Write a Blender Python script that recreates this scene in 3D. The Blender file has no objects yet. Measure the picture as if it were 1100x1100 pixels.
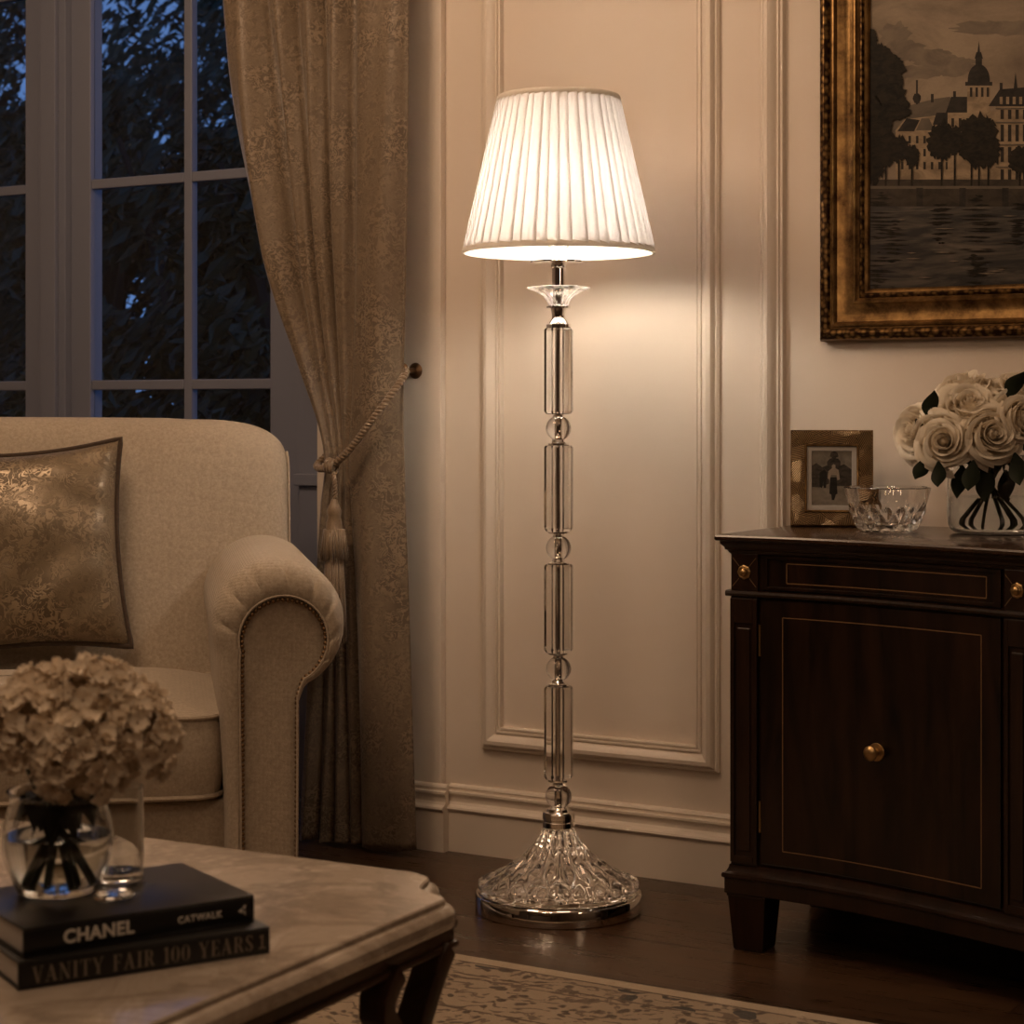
import bpy, bmesh, math, random
from mathutils import Vector, Matrix
R = math.radians
PI = math.pi
sc = bpy.context.scene
COL = sc.collection
rnd = random.Random(7)

# ------------------------------------------------------------------ survey
F = 2150.0      # focal length in pixels of a 1100 px frame
HZ = 440.0      # horizon row
H = 0.973       # eye height
W0 = Vector((0.0998, 4.291, 0))                 # a point on the far wall
WA = R(-31)                                     # the wall runs 31 degrees off square
U = Vector((math.cos(WA), math.sin(WA), 0))     # along the wall, to the right
N = Vector((math.sin(WA), -math.cos(WA), 0))    # out of the wall into the room
def wpt(s, d, z=0.0):
    """wall coordinates (along, out of the wall, up) -> world"""
    p = W0 + U * s + N * d
    return Vector((p.x, p.y, z))
def wp(px, py, off=0.0):
    """where a line of sight meets the plane that stands off the wall"""
    a = (px - 550) / F
    o = W0 + N * off
    s = (a * o.y - o.x) / (U.x - a * U.y)
    Y = o.y + s * U.y
    return s, H - (py - HZ) / F * Y
def at(px, py, Y):
    return Vector(((px - 550) / F * Y, Y, H - (py - HZ) / F * Y))
def lerp(a, b, t): return a + (b - a) * t
def interp(xs, ys, x):
    if x <= xs[0]: return ys[0]
    for i in range(len(xs) - 1):
        if x <= xs[i + 1]:
            t = (x - xs[i]) / (xs[i + 1] - xs[i])
            return lerp(ys[i], ys[i + 1], t)
    return ys[-1]
def smooth_interp(xs, ys, x):
    n = len(xs)
    if x <= xs[0]: return ys[0]
    if x >= xs[-1]: return ys[-1]
    for i in range(n - 1):
        if x <= xs[i + 1]: break
    def m(k):
        if k == 0: return (ys[1] - ys[0]) / (xs[1] - xs[0])
        if k == n - 1: return (ys[-1] - ys[-2]) / (xs[-1] - xs[-2])
        return (ys[k + 1] - ys[k - 1]) / (xs[k + 1] - xs[k - 1])
    h = xs[i + 1] - xs[i]; t = (x - xs[i]) / h
    return ((2*t**3 - 3*t*t + 1) * ys[i] + (t**3 - 2*t*t + t) * h * m(i)
            + (-2*t**3 + 3*t*t) * ys[i + 1] + (t**3 - t*t) * h * m(i + 1))

# ------------------------------------------------------------------ mesh builder
class MB:
    def __init__(s): s.v = []; s.f = []; s.mi = []
    def add(s, vs, fs, m=0):
        o = len(s.v); s.v += [tuple(v) for v in vs]
        s.f += [tuple(i + o for i in f) for f in fs]; s.mi += [m] * len(fs)
        return s
    def box(s, a, b, m=0, mat=None):
        x0, y0, z0 = a; x1, y1, z1 = b
        vs = [(x0,y0,z0),(x1,y0,z0),(x1,y1,z0),(x0,y1,z0),(x0,y0,z1),(x1,y0,z1),(x1,y1,z1),(x0,y1,z1)]
        if mat is not None: vs = [mat @ Vector(v) for v in vs]
        return s.add(vs, [(3,2,1,0),(4,5,6,7),(0,1,5,4),(1,2,6,5),(2,3,7,6),(3,0,4,7)], m)
    def grid(s, rows, closed_u=False, closed_v=False, m=0, flip=False):
        """rows of points; closed_u joins the ends of each row, closed_v joins last row to first"""
        nr = len(rows); nc = len(rows[0]); vs = [p for r in rows for p in r]; fs = []
        for i in range(nr if closed_v else nr - 1):
            for j in range(nc if closed_u else nc - 1):
                a = i*nc + j; b = i*nc + (j+1) % nc; i2 = (i+1) % nr
                c = i2*nc + (j+1) % nc; d = i2*nc + j
                fs.append((d,c,b,a) if flip else (a,b,c,d))
        return s.add(vs, fs, m)
    def loft(s, rings, cap0=True, cap1=True, m=0, flip=False):
        o = len(s.v); s.grid(rings, closed_u=True, m=m, flip=flip); n = len(rings[0])
        if cap0:
            f = tuple(range(o + n - 1, o - 1, -1)); s.f.append(f[::-1] if flip else f); s.mi.append(m)
        if cap1:
            b = o + n * (len(rings) - 1); f = tuple(range(b, b + n)); s.f.append(f[::-1] if flip else f); s.mi.append(m)
        return s
    def lathe(s, prof, n=48, c=(0,0,0), m=0, rf=None, cap=True):
        """profile (r, z) from bottom to top, outside surface"""
        rings = []
        for (r, z) in prof:
            ring = []
            for k in range(n):
                a = 2*PI*k/n; rr = r if rf is None else rf(r, z, a)
                ring.append((c[0] + rr*math.cos(a), c[1] + rr*math.sin(a), c[2] + z))
            rings.append(ring)
        return s.loft(rings, cap, cap, m)
    def tube(s, pts, r, n=8, m=0, closed=False, cap=True):
        pts = [Vector(p) for p in pts]; k = len(pts); rings = []
        up = Vector((0, 0, 1)); prev = None
        for i in range(k):
            if closed: t = pts[(i+1) % k] - pts[i-1]
            else: t = pts[min(i+1, k-1)] - pts[max(i-1, 0)]
            t.normalize()
            if prev is None:
                a = up if abs(t.z) < .9 else Vector((1, 0, 0))
                x = t.cross(a).normalized()
            else:
                x = (prev - t * prev.dot(t)).normalized()
            y = t.cross(x); prev = x
            rr = r[i] if isinstance(r, (list, tuple)) else r
            rings.append([pts[i] + x*(rr*math.cos(2*PI*j/n)) + y*(rr*math.sin(2*PI*j/n)) for j in range(n)])
        if closed: return s.grid(rings, True, True, m)
        return s.loft(rings, cap, cap, m)
    def ball(s, c, r, n=12, k=8, m=0, sz=1.0):
        prof = []
        for i in range(k + 1):
            a = -PI/2 + PI*i/k
            prof.append((max(1e-5, r*math.cos(a)), r*sz*math.sin(a)))
        return s.lathe(prof, n, c, m)
    def xf(s, M, start=0):
        for i in range(start, len(s.v)): s.v[i] = tuple(M @ Vector(s.v[i]))
        return s
    def build(s, name, mats, parent=None, smooth=True, sharp=35, bevel=0, bseg=2, subsurf=0):
        me = bpy.data.meshes.new(name)
        me.from_pydata(s.v, [], s.f)
        if not isinstance(mats, (list, tuple)): mats = [mats]
        for m in mats: me.materials.append(m)
        if len(mats) > 1: me.polygons.foreach_set('material_index', s.mi)
        bm = bmesh.new(); bm.from_mesh(me)
        bmesh.ops.recalc_face_normals(bm, faces=bm.faces)
        if bevel:
            es = [e for e in bm.edges if len(e.link_faces) == 2 and e.calc_face_angle(0) > R(40)]
            bmesh.ops.bevel(bm, geom=es, offset=bevel, segments=bseg, affect='EDGES', profile=.5, clamp_overlap=True)
        bm.to_mesh(me); bm.free()
        if smooth:
            me.shade_smooth()
            if sharp: me.set_sharp_from_angle(angle=R(sharp))
        o = bpy.data.objects.new(name, me); COL.objects.link(o)
        if parent is not None: o.parent = parent
        if subsurf:
            md = o.modifiers.new('sub', 'SUBSURF'); md.levels = subsurf; md.render_levels = subsurf
        return o

def tag(o, label=None, cat=None, group=None, kind=None):
    if label: o['label'] = label
    if cat: o['category'] = cat
    if group: o['group'] = group
    if kind: o['kind'] = kind
    return o
def empty(name, loc=(0,0,0), rz=0.0, **k):
    o = bpy.data.objects.new(name, None); COL.objects.link(o)
    o.empty_display_size = .05; o.location = loc; o.rotation_euler = (0, 0, rz)
    return tag(o, **k)
def dup(o, parent=None):
    c = o.copy(); COL.objects.link(c)
    if parent is not None: c.parent = parent
    return c
def dup_tree(o, parent=None):
    c = dup(o, parent)
    for ch in list(o.children): dup_tree(ch, c)
    return c
def rrect(w, h, r, n=6, cx=0, cy=0):
    """rounded rectangle outline, counter-clockwise"""
    out = []
    for (sx, sy, a0) in ((1, 1, 0), (-1, 1, 90), (-1, -1, 180), (1, -1, 270)):
        for i in range(n + 1):
            a = R(a0 + 90 * i / n)
            out.append((cx + sx*(w/2 - r) + r*math.cos(a), cy + sy*(h/2 - r) + r*math.sin(a)))
    return out

# ------------------------------------------------------------------ materials
def srgb(r, g, b):
    def f(c):
        c /= 255
        return c/12.92 if c <= .04045 else ((c + .055)/1.055)**2.4
    return (f(r), f(g), f(b), 1)
class NT:
    def __init__(s, name):
        s.m = bpy.data.materials.new(name); s.m.use_nodes = True
        s.n = s.m.node_tree.nodes; s.l = s.m.node_tree.links; s.n.clear()
        s.out = s.n.new('ShaderNodeOutputMaterial')
    def new(s, t, ins=None, **kw):
        x = s.n.new('ShaderNode' + t)
        for k, v in kw.items(): setattr(x, k, v)
        for k, v in (ins or {}).items(): s.put(x.inputs[k], v)
        return x
    def put(s, sock, v):
        if isinstance(v, bpy.types.NodeSocket): s.l.new(v, sock)
        else: sock.default_value = v
    def coord(s, scale=(1,1,1), which='Object', rot=(0,0,0), loc=(0,0,0)):
        tc = s.new('TexCoord')
        return s.new('Mapping', {'Vector': tc.outputs[which], 'Scale': scale, 'Rotation': rot, 'Location': loc}).outputs[0]
    def noise(s, vec, scale, detail=4, rough=.55, dist=0.0):
        return s.new('TexNoise', {'Vector': vec, 'Scale': scale, 'Detail': detail, 'Roughness': rough, 'Distortion': dist}).outputs[0]
    def ramp(s, fac, stops, interp='LINEAR'):
        x = s.new('ValToRGB'); s.put(x.inputs[0], fac); e = x.color_ramp.elements
        x.color_ramp.interpolation = interp
        e[0].position, e[0].color = stops[0]; e[1].position, e[1].color = stops[1]
        for p, c in stops[2:]:
            k = e.new(p); k.color = c
        return x.outputs[0]
    def mix(s, fac, a, b, mode='MIX'):
        x = s.new('Mix', data_type='RGBA', blend_type=mode)
        s.put(x.inputs[0], fac); s.put(x.inputs[6], a); s.put(x.inputs[7], b); return x.outputs[2]
    def math(s, op, a, b=0.0, c=0.0):
        x = s.new('Math', operation=op); s.put(x.inputs[0], a); s.put(x.inputs[1], b); s.put(x.inputs[2], c); return x.outputs[0]
    def bump(s, h, strength=.3, dist=.002, normal=None):
        x = s.new('Bump', {'Height': h, 'Strength': strength, 'Distance': dist})
        if normal is not None: s.put(x.inputs['Normal'], normal)
        return x.outputs[0]
    def bsdf(s, **k):
        names = {'color': 'Base Color', 'rough': 'Roughness', 'metal': 'Metallic', 'normal': 'Normal', 'spec': 'Specular IOR Level',
                 'sheen': 'Sheen Weight', 'coat': 'Coat Weight', 'coat_rough': 'Coat Roughness', 'trans': 'Transmission Weight', 'ior': 'IOR',
                 'sss': 'Subsurface Weight', 'sheen_rough': 'Sheen Roughness', 'aniso': 'Anisotropic'}
        x = s.new('BsdfPrincipled', {names[a]: v for a, v in k.items()})
        return x.outputs[0]
    def done(s, shader):
        s.l.new(shader, s.out.inputs[0]); return s.m
def W(v): return (v, v, v, 1)

def m_paint(name, col, rough=.55, bump=.12):
    t = NT(name); v = t.coord(); n = t.noise(v, 260, 3); n2 = t.noise(v, 2.2, 3)
    c = t.mix(t.math('MULTIPLY', n2, .12), col, W(.35))
    return t.done(t.bsdf(color=c, rough=rough, normal=t.bump(n, bump, .0006)))
M = {}
WALLC = (.72, .625, .53, 1)
M['wall'] = m_paint('painted_plaster', WALLC, .6)
M['trim'] = m_paint('painted_wood_trim', (.74, .65, .555, 1), .42, .05)
M['ceiling'] = m_paint('ceiling_paint', (.62, .56, .50, 1), .8)
M['sash'] = m_paint('shade_tinted_joinery', (.20, .215, .285, 1), .45, .05)  # trim paint darkened and cooled here to carry shadow and dusk tint

def wood(name, dark, light, scale=(1, 1, 1), rough=.35, rot=(0,0,0), coat=.0, grain=5.0, spec=.5):
    t = NT(name); v = t.coord(scale, rot=rot)
    n = t.noise(v, grain, 6, .6, 1.2); n2 = t.noise(v, grain*6, 4, .6)
    f = t.math('ADD', t.math('MULTIPLY', n, .75), t.math('MULTIPLY', n2, .3))
    c = t.ramp(f, [(.32, dark), (.72, light)])
    return t.done(t.bsdf(color=c, rough=t.math('ADD', t.math('MULTIPLY', n2, .12), rough - .05), coat=coat, coat_rough=.12, spec=spec,
                         normal=t.bump(n2, .08, .001)))
# floor: walnut boards running along the wall
t = NT('walnut_floorboards'); v = t.coord()
br = t.new('TexBrick', {'Vector': v, 'Scale': 1.0, 'Brick Width': 1.15, 'Row Height': .115, 'Mortar Size': .0012, 'Mortar Smooth': .3,
                        'Color1': W(.25), 'Color2': W(.75), 'Bias': 0.0}, offset=.37)
gv = t.coord((1.3, 14, 14)); g = t.noise(gv, 3.0, 7, .62, 1.5)
tone = t.math('ADD', t.math('MULTIPLY', g, .7), t.math('MULTIPLY', br.outputs[0], .35))
c = t.ramp(tone, [(.3, (.022, .0115, .006, 1)), (.85, (.105, .055, .028, 1))])
c = t.mix(br.outputs[1], c, (.008, .005, .003, 1))
M['floor'] = t.done(t.bsdf(color=c, rough=t.math('ADD', t.math('MULTIPLY', g, .18), .20), normal=t.bump(t.math('SUBTRACT', g, t.math('MULTIPLY', br.outputs[1], 2.0)), .12, .0012)))

M['mahogany'] = wood('polished_dark_mahogany', (.0035, .0018, .0012, 1), (.030, .0125, .0062, 1), (9, 9, .9), .30, coat=.12, grain=2.2, spec=.35)
t = NT('figured_mahogany_veneer'); v = t.coord((7, 7, 1.1)); w = t.noise(v, 1.6, 5, .6, 2.5); w2 = t.noise(v, 9, 4, .6, .5)
c = t.ramp(t.math('ADD', t.math('MULTIPLY', w, .8), t.math('MULTIPLY', w2, .2)), [(.34, (.0018, .0008, .0005, 1)), (.7, (.026, .0105, .0048, 1))])
M['veneer'] = t.done(t.bsdf(color=c, rough=.28, coat=.12, coat_rough=.1, spec=.35, normal=t.bump(w2, .03, .0006)))
M['top_wood'] = wood('lacquered_mahogany_top', (.010, .005, .003, 1), (.050, .022, .011, 1), (1, 9, 9), .20, coat=.15, grain=2.0)
M['table_wood'] = wood('carved_walnut', (.018, .009, .005, 1), (.085, .042, .020, 1), (6, 6, 1.2), .38, grain=3)
M['inlay'] = NT('boxwood_inlay'); _t = M['inlay']; M['inlay'] = _t.done(_t.bsdf(color=_t.mix(_t.noise(_t.coord(), 60), (.14, .078, .036, 1), (.22, .125, .058, 1)), rough=.4))

def metal(name, col, rough, scale=40, amt=.08, bump=0.0):
    t = NT(name); n = t.noise(t.coord(), scale, 4)
    k = dict(color=col, metal=1.0, rough=t.math('ADD', t.math('MULTIPLY', n, amt), rough))
    if bump: k['normal'] = t.bump(n, bump, .002)
    return t.done(t.bsdf(**k))
M['chrome'] = metal('polished_chrome', (.86, .84, .81, 1), .03, 30, .05)
M['brass'] = metal('aged_brass', (.42, .28, .13, 1), .26, 90, .15, .15)
M['nail'] = metal('antique_bronze_nail', (.22, .135, .07, 1), .32, 90, .1)
M['hook'] = metal('oil_rubbed_bronze', (.20, .12, .065, 1), .3, 60, .15)
# gilded frame, worn and carved
t = NT('worn_gilding'); v = t.coord(); n = t.noise(v, 26, 6, .65); n2 = t.noise(v, 160, 3, .6)
c = t.ramp(n, [(.32, (.055, .026, .010, 1)), (.68, (.36, .215, .082, 1))])
M['gold'] = t.done(t.bsdf(color=c, metal=.9, rough=t.math('ADD', t.math('MULTIPLY', n2, .25), .24), normal=t.bump(n2, .25, .0015)))
t = NT('carved_gilding'); v = t.coord(); vo = t.new('TexVoronoi', {'Vector': v, 'Scale': 95.0}).outputs[0]; n = t.noise(v, 40, 5, .65)
c = t.ramp(t.math('ADD', vo, t.math('MULTIPLY', n, .4)), [(.25, (.40, .24, .09, 1)), (.85, (.035, .016, .006, 1))])
M['gold_carved'] = t.done(t.bsdf(color=c, metal=.85, rough=.34, normal=t.bump(vo, -.9, .004)))
# small photograph frame: tooled bronze
t = NT('tooled_bronze'); vv = t.coord()
cell = t.new('TexVoronoi', {'Vector': vv, 'Scale': 34.0}).outputs[1]; rotv = t.new('VectorRotate', {'Vector': vv, 'Angle': t.math('MULTIPLY', t.new('SeparateColor', {0: cell}).outputs[0], 3.1)}, rotation_type='Y_AXIS').outputs[0]
wv = t.new('TexWave', {'Vector': rotv, 'Scale': 105.0, 'Distortion': 1.5, 'Detail': 2.0}).outputs[1]; n = t.noise(vv, 40, 4)
c = t.ramp(t.math('MULTIPLY', wv, t.math('ADD', n, .15)), [(.10, (.035, .022, .011, 1)), (.62, (.36, .235, .115, 1))])
M['bronze'] = t.done(t.bsdf(color=c, metal=.7, rough=.42, normal=t.bump(wv, .6, .0015)))

def glass(name, col=(1, 1, 1, 1), ior=1.5, rough=0.0, wav=0.0):
    t = NT(name); k = dict(Color=col, Roughness=rough, IOR=ior)
    if wav:
        k['Normal'] = t.bump(t.noise(t.coord(), 45, 3), wav, .002)
    return t.done(t.new('BsdfGlass', k).outputs[0])
M['crystal'] = glass('lead_crystal', (.985, .98, .975, 1), 1.54, 0, .02)
M['glass'] = glass('blown_glass', (.98, .985, .985, 1), 1.46, 0, .02)
M['water'] = glass('clear_water', (.97, .98, .98, 1), 1.33, 0, .01)
# window glass: thin sheet, reflects by angle and lets light through
t = NT('window_glass'); fr = t.math('ADD', t.math('MULTIPLY', t.math('POWER', t.new('LayerWeight', {'Blend': .5}).outputs[1], 4.0), .6), .025)
tr = t.new('BsdfTransparent', {'Color': (.93, .95, .96, 1)}).outputs[0]
gl = t.new('BsdfGlossy', {'Color': W(.9), 'Roughness': .02, 'Normal': t.bump(t.noise(t.coord(), 3, 2), .03, .01)}).outputs[0]
mx = t.new('MixShader', {0: fr, 1: tr, 2: gl}).outputs[0]; M['pane'] = t.done(mx)

# fabrics
def linen(name, a, b, scale=900, sheen=.25):
    t = NT(name); v = t.coord()
    wx = t.new('TexWave', {'Vector': v, 'Scale': scale/6.0, 'Distortion': 2.0, 'Detail': 2.0}, bands_direction='X').outputs[1]
    wz = t.new('TexWave', {'Vector': v, 'Scale': scale/6.0, 'Distortion': 2.0, 'Detail': 2.0}, bands_direction='Z').outputs[1]
    n = t.noise(v, 150, 3, .75); n2 = t.noise(v, 9, 4)
    h = t.math('ADD', t.math('ADD', wx, wz), n)
    c = t.mix(t.math('ADD', t.math('SUBTRACT', t.math('MULTIPLY', n, 1.7), .55), t.math('MULTIPLY', n2, .3)), a, b)
    return t.done(t.bsdf(color=c, rough=.88, sheen=sheen, sheen_rough=.5, spec=.2, normal=t.bump(h, .5, .0011)))
M['linen'] = linen('oatmeal_linen', (.335, .275, .205, 1), (.56, .48, .385, 1))
M['linen_pipe'] = linen('oatmeal_linen_piping', (.37, .30, .225, 1), (.52, .44, .35, 1))
def damask(name, ground, figure, scale, rough=(.62, .36), metal=0.0, sheen=.3, bump=.45, wear=None):
    t = NT(name); v = t.coord()
    n0 = t.new('TexNoise', {'Vector': v, 'Scale': scale*.55, 'Detail': 2.0}).outputs[1]
    v2 = t.new('VectorMath', {0: v, 1: t.new('VectorMath', {0: n0, 'Scale': .11}, operation='SCALE').outputs[0]}, operation='ADD').outputs[0]
    # curling stems, leaf shapes and broad patches where the figure takes over
    vo = t.new('TexVoronoi', {'Vector': v2, 'Scale': scale*1.5, 'Smoothness': .15}, feature='SMOOTH_F1').outputs[0]
    leaf = t.ramp(vo, [(.30, W(1)), (.40, W(0))])
    cn = t.noise(v, scale*1.15, 1.5, .5, 2.4)
    stem = t.ramp(t.math('ABSOLUTE', t.math('SUBTRACT', cn, .5)), [(.028, W(1)), (.055, W(0))])
    big = t.ramp(t.noise(v, scale*.17, 3, .6), [(.44, W(0)), (.58, W(1))])
    f = t.math('MAXIMUM', t.math('MULTIPLY', leaf, .85), stem)
    k = t.math('ABSOLUTE', t.math('SUBTRACT', f, t.math('MULTIPLY', big, .75)))
    fine = t.noise(v, 420, 2)
    c = t.mix(k, ground, figure)
    c = t.mix(t.math('MULTIPLY', fine, .35), c, ground)
    return t.done(t.bsdf(color=c, rough=t.math('ADD', t.math('MULTIPLY', k, rough[1] - rough[0]), rough[0]), metal=metal, sheen=sheen, sheen_rough=.4,
                         normal=t.bump(t.math('ADD', t.math('MULTIPLY', k, .6), t.math('MULTIPLY', fine, .25)), bump, .0016)))
M['curtain'] = damask('damask_curtain_silk', (.115, .083, .054, 1), (.275, .205, .138, 1), 38, (.6, .4))
M['pillow'] = damask('gold_damask_silk', (.110, .080, .048, 1), (.34, .262, .17, 1), 30, (.5, .3), .25)
M['dark_pipe'] = linen('dark_brown_piping', (.035, .022, .014, 1), (.08, .052, .034, 1))
t = NT('twisted_silk_cord'); v = t.coord(); n = t.noise(v, 300, 3)
M['cord'] = t.done(t.bsdf(color=t.mix(n, (.12, .078, .043, 1), (.26, .175, .10, 1)), rough=.5, sheen=.4, normal=t.bump(n, .4, .001)))
# lampshade: pleated voile, lets the light through
def shade_mat(name, tcol, dcol, k):
    t = NT(name); v = t.coord(); n = t.noise(v, 320, 2)
    nb = t.bump(n, .12, .0006)
    d = t.new('BsdfDiffuse', {'Color': dcol, 'Normal': nb}).outputs[0]
    tl = t.new('BsdfTranslucent', {'Color': tcol, 'Normal': nb}).outputs[0]
    return t.done(t.new('MixShader', {0: k, 1: d, 2: tl}).outputs[0])
M['shade'] = shade_mat('pleated_ivory_voile', (.91, .90, .91, 1), (.83, .81, .79, 1), .34)
M['shade_liner'] = shade_mat('white_shade_liner', (.93, .93, .95, 1), (.88, .88, .88, 1), .38)
M['shade_trim'] = shade_mat('ivory_shade_braid', (.86, .81, .74, 1), (.76, .71, .64, 1), .36)
# marble
t = NT('cream_marble'); v = t.coord((1, 1, 1), rot=(0, 0, R(25)))
n = t.noise(v, 3.2, 8, .62, 1.6); n2 = t.noise(v, 9.0, 8, .6, 2.2)
vein = t.math('ABSOLUTE', t.math('SUBTRACT', n, .5)); vein = t.ramp(vein, [(.0, W(1)), (.055, W(0))])
vein2 = t.ramp(t.math('ABSOLUTE', t.math('SUBTRACT', n2, .52)), [(.0, W(.6)), (.05, W(0))])
base = t.ramp(n2, [(.3, (.36, .30, .245, 1)), (.7, (.56, .49, .41, 1))])
c = t.mix(t.math('MULTIPLY', vein, .55), base, (.20, .155, .12, 1)); c = t.mix(t.math('MULTIPLY', vein2, .5), c, (.26, .20, .155, 1))
M['marble'] = t.done(t.bsdf(color=c, rough=.16, coat=.2, coat_rough=.05, spec=.5))
def plain(name, col, rough=.5, col2=None, scale=40, sss=0.0, spec=.5, sheen=0.0, bump=0.0):
    t = NT(name); n = t.noise(t.coord(), scale, 4)
    k = dict(color=t.mix(n, col, col2 or tuple(min(1, c*1.15) for c in col[:3]) + (1,)), rough=rough, spec=spec, sheen=sheen)
    if bump: k['normal'] = t.bump(n, bump, .001)
    return t.done(t.bsdf(**k))
M['unseen_wall'] = plain('darkened_unseen_wall', (.055, .036, .024, 1), .5, (.09, .06, .04, 1), 8)  # dark tone invented for unseen walls, to deepen chrome reflections and cut bounce
M['book_black'] = plain('black_cloth_binding', (.006, .006, .007, 1), .33, (.010, .010, .011, 1), 300, bump=.1)
M['book_black2'] = plain('soft_black_binding', (.007, .0065, .006, 1), .42, (.011, .010, .009, 1), 300, bump=.1)
t = NT('page_edges'); wv = t.noise(t.coord((4, 4, 900)), 6, 2)
M['pages'] = t.done(t.bsdf(color=t.mix(wv, (.40, .37, .34, 1), (.62, .58, .54, 1)), rough=.8))
M['white_ink'] = plain('white_foil', (.74, .70, .64, 1), .45)
M['grey_ink'] = plain('pewter_foil', (.20, .165, .13, 1), .42)
M['dim_ink'] = plain('blind_stamped_ink', (.045, .046, .05, 1), .35)
M['stem'] = plain('green_stem', (.022, .030, .012, 1), .5, (.045, .055, .022, 1))
M['leaf'] = plain('dark_green_leaf', (.006, .010, .005, 1), .55, (.014, .021, .009, 1), 60, spec=.25)
def petal(name, a, b, sc=30, trl=.25):
    t = NT(name); n = t.noise(t.coord(), sc, 3); c = t.mix(n, a, b)
    d = t.bsdf(color=c, rough=.6, spec=.25, sheen=.15)
    tl = t.new('BsdfTranslucent', {'Color': c}).outputs[0]
    return t.done(t.new('MixShader', {0: trl, 1: d, 2: tl}).outputs[0])
M['rose'] = petal('ivory_rose_petal', (.78, .70, .575, 1), (.90, .84, .73, 1))
M['hydrangea'] = petal('cream_hydrangea_petal', (.66, .55, .42, 1), (.84, .75, .62, 1), 45)
M['seed'] = plain('floret_eye', (.30, .20, .10, 1), .6)
M['bulb'] = None
t = NT('lit_bulb'); M['bulb'] = t.done(t.new('Emission', {'Color': (1, .85, .68, 1), 'Strength': 142.0}).outputs[0])
M['grass'] = plain('dusk_lawn', (.010, .018, .008, 1), .9, (.02, .03, .012, 1), 8)
M['tree_leaf'] = plain('night_foliage', (.03, .042, .022, 1), .6, (.07, .085, .045, 1), 2.5)
M['bark'] = plain('bark', (.02, .015, .01, 1), .9, (.04, .03, .02, 1), 12, bump=.5)
# ================================================================== THE ROOM
def on_wall(o):
    o.location = W0; o.rotation_euler = (0, 0, WA); return o
S_L, S_R, D_F, ZC = -3.6, 3.3, 6.2, 2.75      # room limits: left, right, front (behind the camera), ceiling
SW1 = wp(346, 500)[0]; SW0 = SW1 - 2.05       # window opening
ZW1 = 2.52
b = MB()
b.box((S_L, 0, 0), (SW0, .26, ZC)); b.box((SW1, 0, 0), (S_R, .26, ZC)); b.box((SW0, 0, ZW1), (SW1, .26, ZC))
tag(on_wall(b.build('wall_back', M['wall'], smooth=False)), kind='structure')
for nm, a, c in (('wall_left', (S_L - .2, -D_F, 0), (S_L, 0, ZC)), ('wall_right', (S_R, -D_F, 0), (S_R + .2, 0, ZC)),
                 ('wall_front', (S_L - .2, -D_F - .2, 0), (S_R + .2, -D_F, ZC))):
    tag(on_wall(MB().box(a, c).build(nm, M['wall'] if nm == 'wall_left' else M['unseen_wall'], smooth=False)), kind='structure')
tag(on_wall(MB().box((S_L - .2, -D_F - .2, -.1), (S_R + .2, .26, 0)).build('floor', M['floor'], smooth=False)), kind='structure')
tag(on_wall(MB().box((S_L - .2, -D_F - .2, ZC), (S_R + .2, .26, ZC + .1)).build('ceiling', M['ceiling'], smooth=False)), kind='structure')

def strip(mb, s0, s1, prof, base=0.0):
    """a moulding that runs along the wall; profile (out, z)"""
    r0 = [(s0, -(base + o), z) for o, z in prof]; r1 = [(s1, -(base + o), z) for o, z in prof]
    r0 += [(s0, -base + .001, prof[-1][1]), (s0, -base + .001, prof[0][1])]; r1 += [(s1, -base + .001, prof[-1][1]), (s1, -base + .001, prof[0][1])]
    return mb.loft([r0, r1])
SP = wp(473.5, 700, .02)[0]                    # right arris of the window casing
b = MB().box((SW1, -.02, 0), (SP, 0, ZC))
tag(on_wall(b.build('trim_1', M['trim'], smooth=False, bevel=.002)), kind='structure')
BASE = [(.020, 0), (.020, .088), (.024, .091), (.026, .095), (.024, .099), (.015, .103), (.011, .109), (.0105, .117), (.013, .124), (.017, .127), (.017, .1315),
        (.009, .133), (.009, .137), (.011, .140), (.009, .144), (.003, .147)]
b = MB(); strip(b, SW1, SP + .02, BASE, .02); strip(b, SP + .015, S_R, BASE)
tag(on_wall(b.build('baseboard_back', M['trim'], sharp=28)), kind='structure')
def frame_loop(mb, x0, x1, z0, z1, prof, m=0, back=0.0):
    """moulding mitred round a rectangle; profile (inward, out) from the outer edge to the inner edge"""
    rows = []
    for (i, o) in prof:
        rows.append([(x0 + i, -o, z0 + i), (x1 - i, -o, z0 + i), (x1 - i, -o, z1 - i), (x0 + i, -o, z1 - i)])
    return mb.grid(rows, closed_u=True, m=m)
PANEL = [(0, -.001), (0, .007), (.004, .011), (.008, .011), (.0085, .014), (.014, .021), (.022, .023), (.030, .019), (.036, .011), (.0385, .009),
         (.039, .013), (.043, .014), (.0445, .010), (.047, .010), (.0475, .0125), (.051, .0125), (.053, -.001)]
x0, z0 = wp(519, 804); x1, _ = wp(774, 828)
tag(on_wall(frame_loop(MB(), x0, x1, z0, 2.42, PANEL).build('trim_2', M['trim'], sharp=30)), kind='structure')
x0b, _ = wp(818, 500)
tag(on_wall(frame_loop(MB(), x0b, x0b + 1.75, z0, 2.42, PANEL).build('trim_3', M['trim'], sharp=30)), kind='structure')

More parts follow.
